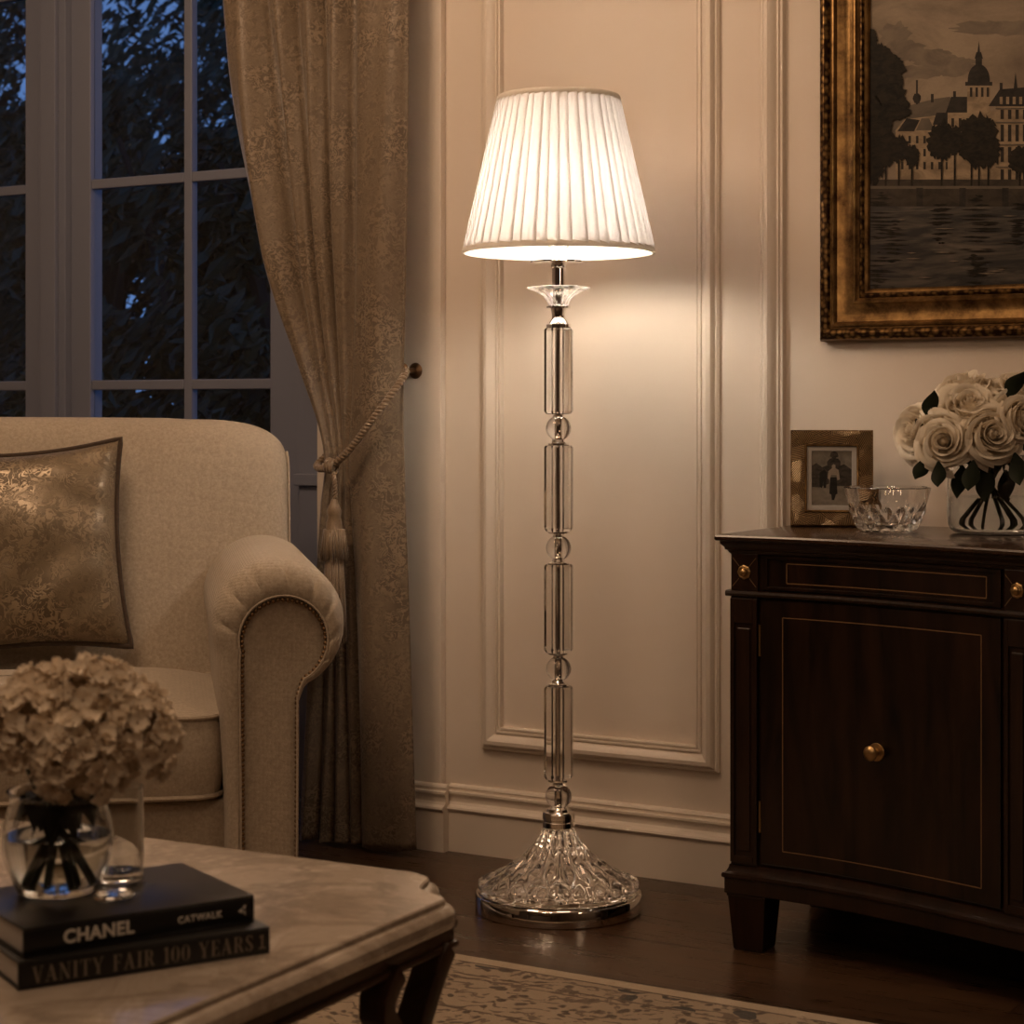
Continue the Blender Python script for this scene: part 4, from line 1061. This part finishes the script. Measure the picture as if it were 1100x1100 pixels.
K_wall = cloudy('painted_stone', (.20, .15, .10, 1), (.36, .275, .185, 1), 24)
K_roof = cloudy('painted_slate', (.014, .012, .011, 1), (.032, .027, .023, 1), 30)
K_win = cloudy('painted_window', (.018, .015, .012, 1), (.03, .024, .018, 1), 30)
K_tree = cloudy('painted_foliage', (.002, .0018, .0012, 1), (.020, .015, .009, 1), 60)
K_quay = cloudy('painted_quay', (.028, .023, .018, 1), (.055, .044, .033, 1), 30)
t = NT('painted_river'); v = t.coord((5, 1, 34)); n = t.noise(v, 1.6, 5, .6, .6)
K_water = t.done(t.bsdf(color=t.ramp(n, [(.42, (.008, .007, .0065, 1)), (.68, (.085, .07, .057, 1))]), rough=.4))
K_mats = [K_sky, K_cloud, K_hill, K_wall, K_roof, K_win, K_tree, K_quay, K_water]
pg = MB(); LAY = [0]
def poly(pts, mi):
    LAY[0] += 1; y = -.0085 - LAY[0]*.000012; vs = []
    for px, py in pts:
        s_, z_ = wp(px, py, .0085); vs.append((s_ - pcx, y, z_ - fz0))
    pg.add(vs, [tuple(range(len(vs)))], mi)
def prect(x0, y0, x1, y1, mi): poly([(x0, y1), (x1, y1), (x1, y0), (x0, y0)], mi)
rg = random.Random(11)
def blob(cx, cy, rx, ry, mi, n=34, rough=.18):
    poly([(cx + rx*math.cos(2*PI*i/n)*(1 + rg.uniform(-rough, rough)), cy - ry*math.sin(2*PI*i/n)*(1 + rg.uniform(-rough, rough))) for i in range(n)], mi)
XR = 1420
pg.box((-PW/2 + .09, -.0085, .09), (PW/2 - .09, -.004, PH - .09), 0)
for cx, cy, rx, ry in ((962, 38, 16, 14), (975, 55, 20, 12), (1000, 62, 24, 9), (1022, 70, 26, 11), (985, 78, 30, 7), (1080, 30, 60, 8), (1160, 60, 50, 12)): blob(cx, cy, rx, ry, 1, 40, .22)
poly([(932, 140), (932, 122), (962, 118), (985, 111), (1005, 106), (1020, 104), (1035, 112), (1060, 124), (1200, 118), (1300, 130), (XR, 126), (XR, 150), (932, 150)], 2)
prect(984, 86, 986, 112, 4); blob(985, 106, 4, 6, 4, 14); prect(1000, 101, 1003, 110, 4)
# far left town houses
poly([(962, 196), (962, 140), (972, 128), (990, 126), (1005, 124), (1022, 127), (1022, 196)], 3)
poly([(964, 141), (974, 127), (988, 129), (982, 141)], 4); poly([(984, 140), (990, 127), (998, 127), (1004, 140)], 2); poly([(1002, 134), (1006, 121), (1020, 121), (1024, 134)], 4)
for wx in range(968, 1020, 8):
    for wy in (146, 160, 174): prect(wx, wy, wx + 2.6, wy + 8, 5)
# the great palace with its dome
poly([(1018, 198), (1018, 119), (1070, 119), (1070, 198)], 3); poly([(1016, 121), (1022, 104), (1044, 104), (1050, 121)], 4); prect(1024, 98, 1027, 106, 4)
prect(1039, 90, 1064, 122, 3); poly([(1037, 92), (1037, 88), (1066, 88), (1066, 92)], 4)
poly([(1039.5, 89)] + [(1051.5 - 12*math.cos(PI*i/16), 89 - 20*math.sin(PI*i/16)**.85) for i in range(17)], 4)
prect(1048, 62, 1055, 71, 4); poly([(1047, 63), (1049, 56), (1054, 56), (1056, 63)], 4); poly([(1050, 57), (1051.5, 44), (1053, 57)], 4)
for wx in (1042, 1048, 1054, 1060): prect(wx, 94, wx + 2.6, 104, 5)
for wx in range(1022, 1070, 8):
    for wy in (127, 142, 158): prect(wx, wy, wx + 3, wy + 9, 5)
poly([(1070, 198), (1070, 112), (XR, 118), (XR, 200)], 3); poly([(1062, 114), (1074, 96), (1100, 94), (1250, 96), (1270, 116)], 4)
prect(1074, 89, 1077, 100, 4); poly([(1089, 95), (1091, 78), (1093, 95)], 4); prect(1110, 84, 1114, 98, 4); prect(1150, 82, 1154, 98, 4)
for wx in range(1074, 1260, 7): prect(wx, 104, wx + 3.2, 112, 3)
for wx in range(1075, 1260, 8):
    for wy, wh in ((118, 10), (134, 18), (158, 16), (182, 12)): prect(wx, wy, wx + 3.6, wy + wh, 5)
for wy in (116, 131, 155, 179): prect(1070, wy, XR, wy + 1.2, 2)
# bank and trees
prect(930, 193, XR, 202, 7)
for tx, ty, rx, ry in ((1012, 152, 15, 21), (1026, 150, 9, 15), (1052, 152, 21, 28), (1044, 140, 13, 15), (1062, 160, 13, 20), (966, 160, 11, 14), (980, 168, 8, 12), (952, 160, 12, 20), (1096, 172, 12, 15), (1130, 168, 16, 22), (1180, 165, 20, 26)):
    blob(tx, ty, rx, ry, 6, 46, .2); prect(tx - 1, ty + ry - 4, tx + 1, 200, 6)
for tx, ty, rx, ry in ((936, 42, 7, 12), (944, 58, 10, 12), (950, 76, 20, 22), (942, 100, 24, 26), (958, 112, 20, 18), (940, 132, 22, 24), (936, 168, 14, 30), (956, 92, 18, 14), (960, 68, 10, 8), (966, 120, 12, 8)):
    blob(max(tx, 934 + rx*.25), ty, rx, ry, 6, 50, .24)
prect(938, 150, 942, 200, 6)
prect(930, 200, XR, 203, 2); prect(930, 203, XR, 222, 7)
for wx in range(985, 1400, 46): prect(wx, 202, wx + 7, 222, 4)
prect(930, 222, XR, 330, 8)
for tx, ty, rx, ry in ((945, 232, 22, 26), (960, 262, 16, 26), (945, 290, 16, 20), (1012, 240, 15, 22), (1052, 250, 22, 40), (1050, 292, 12, 20), (1096, 240, 14, 24), (1150, 245, 24, 30)):
    for k in range(26):                                     # broken reflections: short level strokes
        wy = ty + ry*rg.uniform(-1, 1); hw_ = rx*math.sqrt(max(.02, 1 - ((wy - ty)/ry)**2))*rg.uniform(.35, 1.0); cx_ = tx + rx*rg.uniform(-.35, .35)
        poly([(cx_ - hw_, wy), (cx_, wy + 1.1), (cx_ + hw_, wy), (cx_, wy - 1.0)], 6)
for k in range(26):
    wx, wy = rg.uniform(940, 1110), rg.uniform(232, 318); ln_ = rg.uniform(6, 26); poly([(wx, wy), (wx + ln_*.5, wy + .9), (wx + ln_, wy), (wx + ln_*.5, wy - .6)], 1 if k % 2 else 7)
# trim whatever runs past the sight edge
lim = (-PW/2 + .094, PW/2 - .094, .094, PH - .094)
pg.v = [(max(lim[0], min(lim[1], x)), y, max(lim[2], min(lim[3], z))) for x, y, z in pg.v]
pg.build('canvas', K_mats, pt, smooth=False)

# ================================================================== THINGS ON THE SIDEBOARD
# ---- standing photograph
FW, FH = .157, .186; fc = at(893.5, 566.5, 3.835)
pf = empty('photo_frame', (fc.x, fc.y, ZT + .0008), R(-9), label='tooled bronze photo frame with a small portrait, standing on the sideboard', cat='photo frame')
lean_ = Matrix.Rotation(R(-9), 4, 'X')
def fl_(m): return m.xf(lean_ @ Matrix.Translation((-FW/2, 0, 0)))
m = MB(); frame_loop(m, 0, FW, 0, FH, [(0, -.012), (0, .004), (.0025, .0065)], 1); frame_loop(m, 0, FW, 0, FH, [(.0025, .0065), (.005, .0068), (.027, .0030)], 0)
frame_loop(m, 0, FW, 0, FH, [(.027, .0030), (.028, .0050), (.0305, .0045), (.032, .000)], 1)
fl_(m).build('frame', [M['bronze'], M['gold']], pf, sharp=40)
K_mat = plain('mount_board', (.36, .34, .32, 1), .8)
m = MB(); frame_loop(m, .030, FW - .030, .030, FH - .030, [(0, .001), (.010, .001), (.0105, .0002)]); fl_(m).build('mount', K_mat, pf, smooth=False)
fl_(MB().box((.002, .002, .002), (FW - .002, .012, FH - .002))).build('backing', M['mahogany'], pf, smooth=False)
ph_m = [cloudy('print_sky', (.12, .105, .085, 1), (.20, .175, .145, 1), 30), cloudy('print_trees', (.02, .017, .014, 1), (.06, .05, .04, 1), 80), cloudy('print_path', (.15, .13, .105, 1), (.22, .19, .155, 1), 40),
        cloudy('print_dark', (.008, .007, .006, 1), (.016, .014, .012, 1), 60), cloudy('print_pale', (.24, .20, .16, 1), (.30, .25, .20, 1), 60)]
pm = MB(); a0, a1, b0, b1 = .040, FW - .040, .040, FH - .040; n_ = [0]
def pq(pts, mi):
    n_[0] += 1; y = .0002 - n_[0]*.00001
    pm.add([(lerp(a0, a1, x), y, lerp(b0, b1, z)) for x, z in pts], [tuple(range(len(pts)))], mi)
pq([(0, 0), (1, 0), (1, 1), (0, 1)], 0); pq([(0, 0), (1, 0), (1, .36), (0, .30)], 2)
pq([(0, .34), (0, .72), (.12, .78), (.26, .70), (.40, .74), (.44, .40), (.2, .33)], 1); pq([(.62, .36), (.64, .70), (.8, .76), (1, .66), (1, .36)], 1)
pq([(.20, .34), (.20, .60), (.32, .66), (.38, .60), (.36, .32), (.30, .32), (.29, .45), (.26, .32)], 3)
pq([(.44, .22), (.46, .52), (.62, .52), (.64, .22), (.60, .20), (.56, .10), (.50, .10), (.49, .20)], 3); pq([(.40, .50), (.42, .68), (.66, .68), (.70, .48), (.64, .46), (.62, .56), (.48, .56), (.45, .46)], 4)
pq([(.40, .62), (.38, .80), (.46, .86), (.66, .86), (.72, .80), (.70, .64), (.60, .68), (.50, .68)], 1); pq([(.48, .70), (.46, .82), (.52, .90), (.60, .88), (.64, .80), (.60, .70)], 1)
pq([(.45, .90), (.48, .97), (.56, 1.0), (.64, .97), (.67, .90), (.56, .86)], 1); pq([(.51, .66), (.50, .73), (.54, .76), (.59, .74), (.59, .66)], 4)
fl_(pm).build('photograph', ph_m, pf, smooth=False)
st_ = MB().box((-.02, 0, 0), (.02, .003, .13)); st_.xf(Matrix.Translation((0, .058, .0)) @ Matrix.Rotation(R(15), 4, 'X')); st_.build('easel_back', M['mahogany'], pf, smooth=False)

# ---- cut crystal bowl
bc = at(953, 573, 3.70)
def cut(r, z, a):
    if r < .03: return r
    k = max(0, 1 - max(0, z - .040)/.012) if z > .012 else .5
    d1 = abs(math.sin(a*8 + z*85)); d2 = abs(math.sin(a*8 - z*85))
    panel = .0015*abs(math.sin(a*5))
    return r + k*.0060*(min(d1, d2) - .5) + panel*(1 - k)
bo = [(.001, .0006), (.030, .0), (.048, .0004), (.052, .003)] + [(lerp(.053, .0785, (i/22)**.72), lerp(.005, .0800, i/22)) for i in range(23)] + [(.0775, .0815)]
bi = [(r - .0050, z) for r, z in bo if z > .012][:-1]
MBo = MB().lathe(bo + [(.0752, .0815), (.0735, .080)] + bi[::-1] + [(.046, .0105), (.001, .0100)], 180, rf=lambda r, z, a: r)
for i, v_ in enumerate(MBo.v):
    ri = i // 180
    if 3 <= ri < len(bo) - 1:
        r0 = math.hypot(v_[0], v_[1]); a_ = math.atan2(v_[1], v_[0]); q = cut(r0, v_[2], a_)/r0; MBo.v[i] = (v_[0]*q, v_[1]*q, v_[2])
bw = tag(MBo.build('crystal_bowl', M['crystal'], sharp=35), 'cut crystal bowl on the sideboard between the photo frame and the roses', 'bowl')
bw.location = (bc.x, bc.y, ZT + .0006)

# ---- vase of roses
rc = at(1064, 574, 3.64)
rv = empty('flower_vase', (rc.x, rc.y, ZT + .0006), label='clear glass jar vase of ivory roses at the photo edge on the sideboard', cat='vase', group='clear glass vases of flowers')
ro = [(.0008, 0), (.058, 0), (.066, .002), (.073, .008), (.0765, .018), (.0780, .035), (.0780, .085), (.0765, .105), (.071, .119), (.063, .127), (.059, .133), (.060, .139), (.0625, .142)]
open_vessel(MB(), ro, .0032, .010).build('glass_jar', M['glass'], rv, sharp=40)
MB().lathe([(.0008, .0104), (.066, .0104), (.0715, .016), (.0738, .028), (.0746, .045), (.0746, .066), (.0008, .066)], 48).build('water', M['water'], rv, sharp=40)
def rose_mesh(seed, open_=1.0):
    rg = random.Random(seed); m = MB()
    m.lathe([(.001, -.024), (.008, -.018), (.0095, .002), (.0070, .020), (.0035, .0285), (.0008, .030)], 14)
    lay = [(2, .0062, .0330, 1.3), (3, .0105, .0345, 1.05), (3, .0165, .0340, 1.1), (5, .0245, .0315, 1.1), (5, .0325, .0265, 1.15), (5, .0410, .0190, 1.2), (6, .0485, .0080, 1.15)]
    for li, (n, rt, zt, wd) in enumerate(lay):
        rt *= lerp(.80, 1, open_) if li > 2 else 1; a0 = rg.uniform(0, 6.28); o_ = li/6.0
        for k in range(n):
            az = a0 + 2*PI*k/n + rg.uniform(-.2, .2); hw = PI/n*1.40*wd; rr_ = rt*rg.uniform(.88, 1.08); zz_ = zt + rg.uniform(-.003, .0025); rows = []
            spir = rg.uniform(.10, .24)*rt; curl = rg.uniform(.5, 1.5)*o_; tip = rg.uniform(.002, .0055)*o_; fold = rg.uniform(-.3, .3)
            for i in range(11):
                v_ = i/10; row = []
                for j in range(11):
                    u = -1 + j/5; lip = max(0, v_ - .70)/.30
                    bulge = math.sin(min(1, v_/.60)*PI/2)**.8
                    r = .004 + (rr_ - .004)*bulge + spir*u*v_
                    z = -.022 + (zz_ + .022)*v_**(.85 if li < 4 else .95)
                    w2 = 1 + fold*u                                   # each lip rolls back unevenly
                    r += curl*w2*.0105*lip**1.6; z -= curl*w2*.0105*lip**2.1
                    z -= (.0050 + .0095*o_)*(abs(u)**2.4)*v_; r += .0012*o_*math.sin(4.0*u + 2*k)*lip*2
                    z += tip*math.exp(-(u/.22)**2)*lip - .0016*o_*math.cos(7*u + k)*lip
                    pinch = 1 - .45*(1 - v_)**2; an = az + u*hw*pinch
                    row.append((r*math.cos(an), r*math.sin(an), z))
                rows.append(row)
            m.grid(rows)
    return m.build('bloom', M['rose'], sharp=0)
def sepals(seed):
    rg = random.Random(seed); m = MB()
    m.lathe([(.002, -.034), (.0075, -.030), (.009, -.024), (.006, -.018)], 12)
    for k in range(5):
        az = 2*PI*k/5; rows = []
        for i in range(6):
            v_ = i/5; r = .007 + .026*v_; z = -.024 - .012*v_**1.5; hw = .0055*(1 - v_)**.7 + .0004; t_ = Vector((-math.sin(az), math.cos(az), 0)); c_ = Vector((r*math.cos(az), r*math.sin(az), z))
            rows.append([c_ - t_*hw, c_, c_ + t_*hw])
        m.grid(rows)
    return m.build('calyx', M['leaf'], sharp=0)
protos = []
for k, op in enumerate((1.0, .92, .6)):
    b_ = rose_mesh(31 + k, op); c_ = sepals(60 + k); protos.append((b_.data, c_.data)); bpy.data.objects.remove(b_); bpy.data.objects.remove(c_)
ROSES = [(982, 463, 3.60, (-.80, -.50, .18), .98, 0, 'leftmost ivory rose on the sideboard, turned to the side'),
         (1013, 474, 3.545, (-.25, -.93, .10), .95, 1, 'ivory rose facing the camera, lower left of the bouquet above the crystal bowl'),
         (1066, 466, 3.535, (.06, -.98, .12), 1.0, 0, 'fully open ivory rose facing the camera at the lower middle of the bouquet'),
         (1041, 437, 3.575, (-.05, -.72, .62), 1.14, 1, 'wide open ivory rose in the middle of the bouquet with yellowish centre'),
         (1036, 417, 3.635, (-.25, -.30, .92), 1.10, 0, 'topmost ivory rose of the bouquet, facing up'),
         (1077, 438, 3.595, (.25, -.80, .45), .66, 2, 'small half-closed ivory rose right of the middle of the bouquet'),
         (1098, 448, 3.545, (.45, -.80, .25), .92, 1, 'ivory rose cut by the right edge of the photo, lower one'),
         (1099, 416, 3.60, (.35, -.45, .80), .90, 2, 'ivory rose cut by the right edge of the photo, upper one'),
         (1068, 420, 3.67, (.10, -.20, .95), .85, 2, 'ivory rose at the top back of the bouquet, right of the topmost one'),
         (1008, 436, 3.66, (-.55, -.30, .75), .85, 0, 'ivory rose at the back left of the bouquet behind a dark leaf')]
LEAVES = [(1, 1001, 452, 3.575, (-.02, -.25, 1), .056), (0, 996, 490, 3.555, (-.45, -.3, -.85), .050), (1, 1008, 495, 3.53, (-.05, -.4, -.95), .050), (5, 1084, 430, 3.55, (.35, -.3, .9), .058),
          (9, 994, 455, 3.57, (-.8, -.4, .15), .024), (2, 1046, 494, 3.53, (-.2, -.35, -.9), .060), 
          (6, 1090, 486, 3.53, (.1, -.35, -.9), .062), (2, 1058, 500, 3.56, (0, -.2, -1), .066), (3, 1034, 500, 3.55, (-.1, .1, -1), .060), (4, 1080, 505, 3.58, (.1, .1, -1), .060)]
for i, (px, py, Y, d, s_, v_, lab) in enumerate(ROSES):
    rg = random.Random(400 + i); p = at(px, py, Y); d = Vector(d).normalized()
    r_ = empty('rose', p, label=lab, cat='rose', group='ivory roses in the jar vase')
    Mx = orient(d, rg.uniform(0, 6.28)) @ Matrix.Scale(s_, 4)
    for nm, me in zip(('bloom', 'calyx'), protos[v_]):
        o = bpy.data.objects.new(nm, me); COL.objects.link(o); o.parent = r_; o.matrix_local = Mx @ Matrix.Translation((0, 0, -.008))
    vb = Vector((rc.x, rc.y, ZT)) - p; ang = math.atan2(-vb.y, -vb.x) + rg.uniform(-.4, .4)
    neck = vb + Vector((.034*math.cos(ang), .034*math.sin(ang), .135)); foot = vb + Vector((-.052*math.cos(ang), -.052*math.sin(ang), .0165))
    b0 = Mx @ Vector((0, 0, -.036)); b1 = Mx @ Vector((0, 0, -.060))
    MB().tube([b0, b1 if (b1 - neck).length > .03 else (b0 + neck)/2, neck, (neck + foot)/2 + Vector((0, 0, .002)), foot], [.0024, .0026, .0027, .0027, .0026], 8).build('stem', M['stem'], r_)
    def leaf(rows): MB().grid(rows).build('leaf', M['leaf'], r_, sharp=0)
    for k in range(7):
        az = rg.uniform(0, 6.28); a_ = (b1*.5 + neck*.5) if k % 3 == 1 else (b1 if k % 3 == 0 else neck + Vector((0, 0, -.012))); dd = (Vector((math.cos(az), math.sin(az), rg.uniform(-.5, .25))) + (d if k < 2 else Vector((0, 0, -.2)))*.2).normalized()
        sd = dd.cross(Vector((0, 0, 1))).normalized(); up = sd.cross(dd); rows = []; L_ = rg.uniform(.034, .054) if k % 3 < 2 else rg.uniform(.022, .034)
        for i2 in range(8):
            w_ = i2/7; hw = L_*.36*math.sin(PI*min(.995, .04 + .95*w_))**.85; c_ = a_ + dd*(L_*w_) + up*(.010*math.sin(PI*w_*.9) - .010*w_*w_)
            rows.append([c_ - sd*hw + up*hw*.35, c_ - sd*hw*.5 + up*hw*.12, c_, c_ + sd*hw*.5 + up*hw*.12, c_ + sd*hw + up*hw*.35])
        leaf(rows)
    for ri, lx, ly, lY, dd, L_ in LEAVES:
        if ri != i: continue
        dd = Vector(dd).normalized(); sd = dd.cross(Vector((0, 1, 0))).normalized(); up = sd.cross(dd); a_ = at(lx, ly, lY) - p; rows = []
        for i2 in range(9):
            w_ = i2/8; hw = L_*.27*math.sin(PI*min(.995, .04 + .95*w_))**1.1; c_ = a_ + dd*(L_*w_) + up*(.006*math.sin(PI*w_)) + sd*(.003*math.sin(PI*w_*1.6))
            rows.append([c_ - sd*hw + up*hw*.3, c_, c_ + sd*hw + up*hw*.3])
        leaf(rows)

# ================================================================== LIGHT, SKY, CAMERA
def light(kind, name, loc, energy, col, **k):
    l = bpy.data.lights.new(name, kind); l.energy = energy; l.color = col
    for a_, b_ in k.items(): setattr(l, a_, b_)
    o = bpy.data.objects.new(name, l); COL.objects.link(o); o.location = loc; return o
WARM = (1.0, .675, .43)
for k in range(6):
    a_ = 2*PI*k/6; light('POINT', 'fill_ring_light', wpt(.9 + .34*math.cos(a_), 3.3 + .34*math.sin(a_), 2.2), 3.7, WARM, shadow_soft_size=.035)  # unseen ring of fill lights, added for general brightness and crystal sparkle
light('POINT', 'right_fill_light', wpt(2.85, 1.9, 1.5), 7.0, WARM, shadow_soft_size=.13)  # unseen fill added off to the right for glints on the gilding
for s_, d_, e_ in ((-.40, 1.55, 43), (1.0, 1.3, 11)):
    light('POINT', 'overhead_fill_light', wpt(s_, d_, 2.40), e_, WARM, shadow_soft_size=.32)  # unseen overhead fills, added to lift the wall, seat and floor
w = bpy.data.worlds.new('dusk'); sc.world = w; w.use_nodes = True
nt = w.node_tree; nt.nodes.clear(); out = nt.nodes.new('ShaderNodeOutputWorld'); bg = nt.nodes.new('ShaderNodeBackground')
tc = nt.nodes.new('ShaderNodeTexCoord'); sp = nt.nodes.new('ShaderNodeSeparateXYZ'); cr = nt.nodes.new('ShaderNodeValToRGB')
nt.links.new(tc.outputs['Generated'], sp.inputs[0]); nt.links.new(sp.outputs[2], cr.inputs[0])
cr.color_ramp.elements[0].position = 0; cr.color_ramp.elements[0].color = (.11, .22, .50, 1)
cr.color_ramp.elements[1].position = .6; cr.color_ramp.elements[1].color = (.03, .075, .22, 1)
nt.links.new(cr.outputs[0], bg.inputs[0]); bg.inputs[1].default_value = 1.1; nt.links.new(bg.outputs[0], out.inputs[0])
cam = bpy.data.cameras.new('camera'); co = bpy.data.objects.new('camera', cam); COL.objects.link(co)
co.location = (0, 0, H); co.rotation_euler = (PI/2, 0, 0)
cam.sensor_width = 36; cam.lens = F/1100*36; cam.shift_y = -(550 - HZ)/1100; cam.clip_start = .05; cam.clip_end = 100
cam.dof.use_dof = True; cam.dof.focus_distance = 3.85; cam.dof.aperture_fstop = 10.0
sc.camera = co
sc.view_settings.view_transform = 'Standard'; sc.view_settings.look = 'None'; sc.view_settings.gamma = 1.0; sc.view_settings.exposure = 0.0
sc.view_settings.use_curve_mapping = False
cy = sc.cycles
cy.use_denoising = True
try: cy.denoiser = 'OPENIMAGEDENOISE'
except Exception: pass
cy.max_bounces = 16; cy.transmission_bounces = 14; cy.glossy_bounces = 8; cy.diffuse_bounces = 6; cy.transparent_max_bounces = 24
cy.sample_clamp_indirect = 30.0; cy.caustics_refractive = True; cy.caustics_reflective = False; cy.blur_glossy = .4
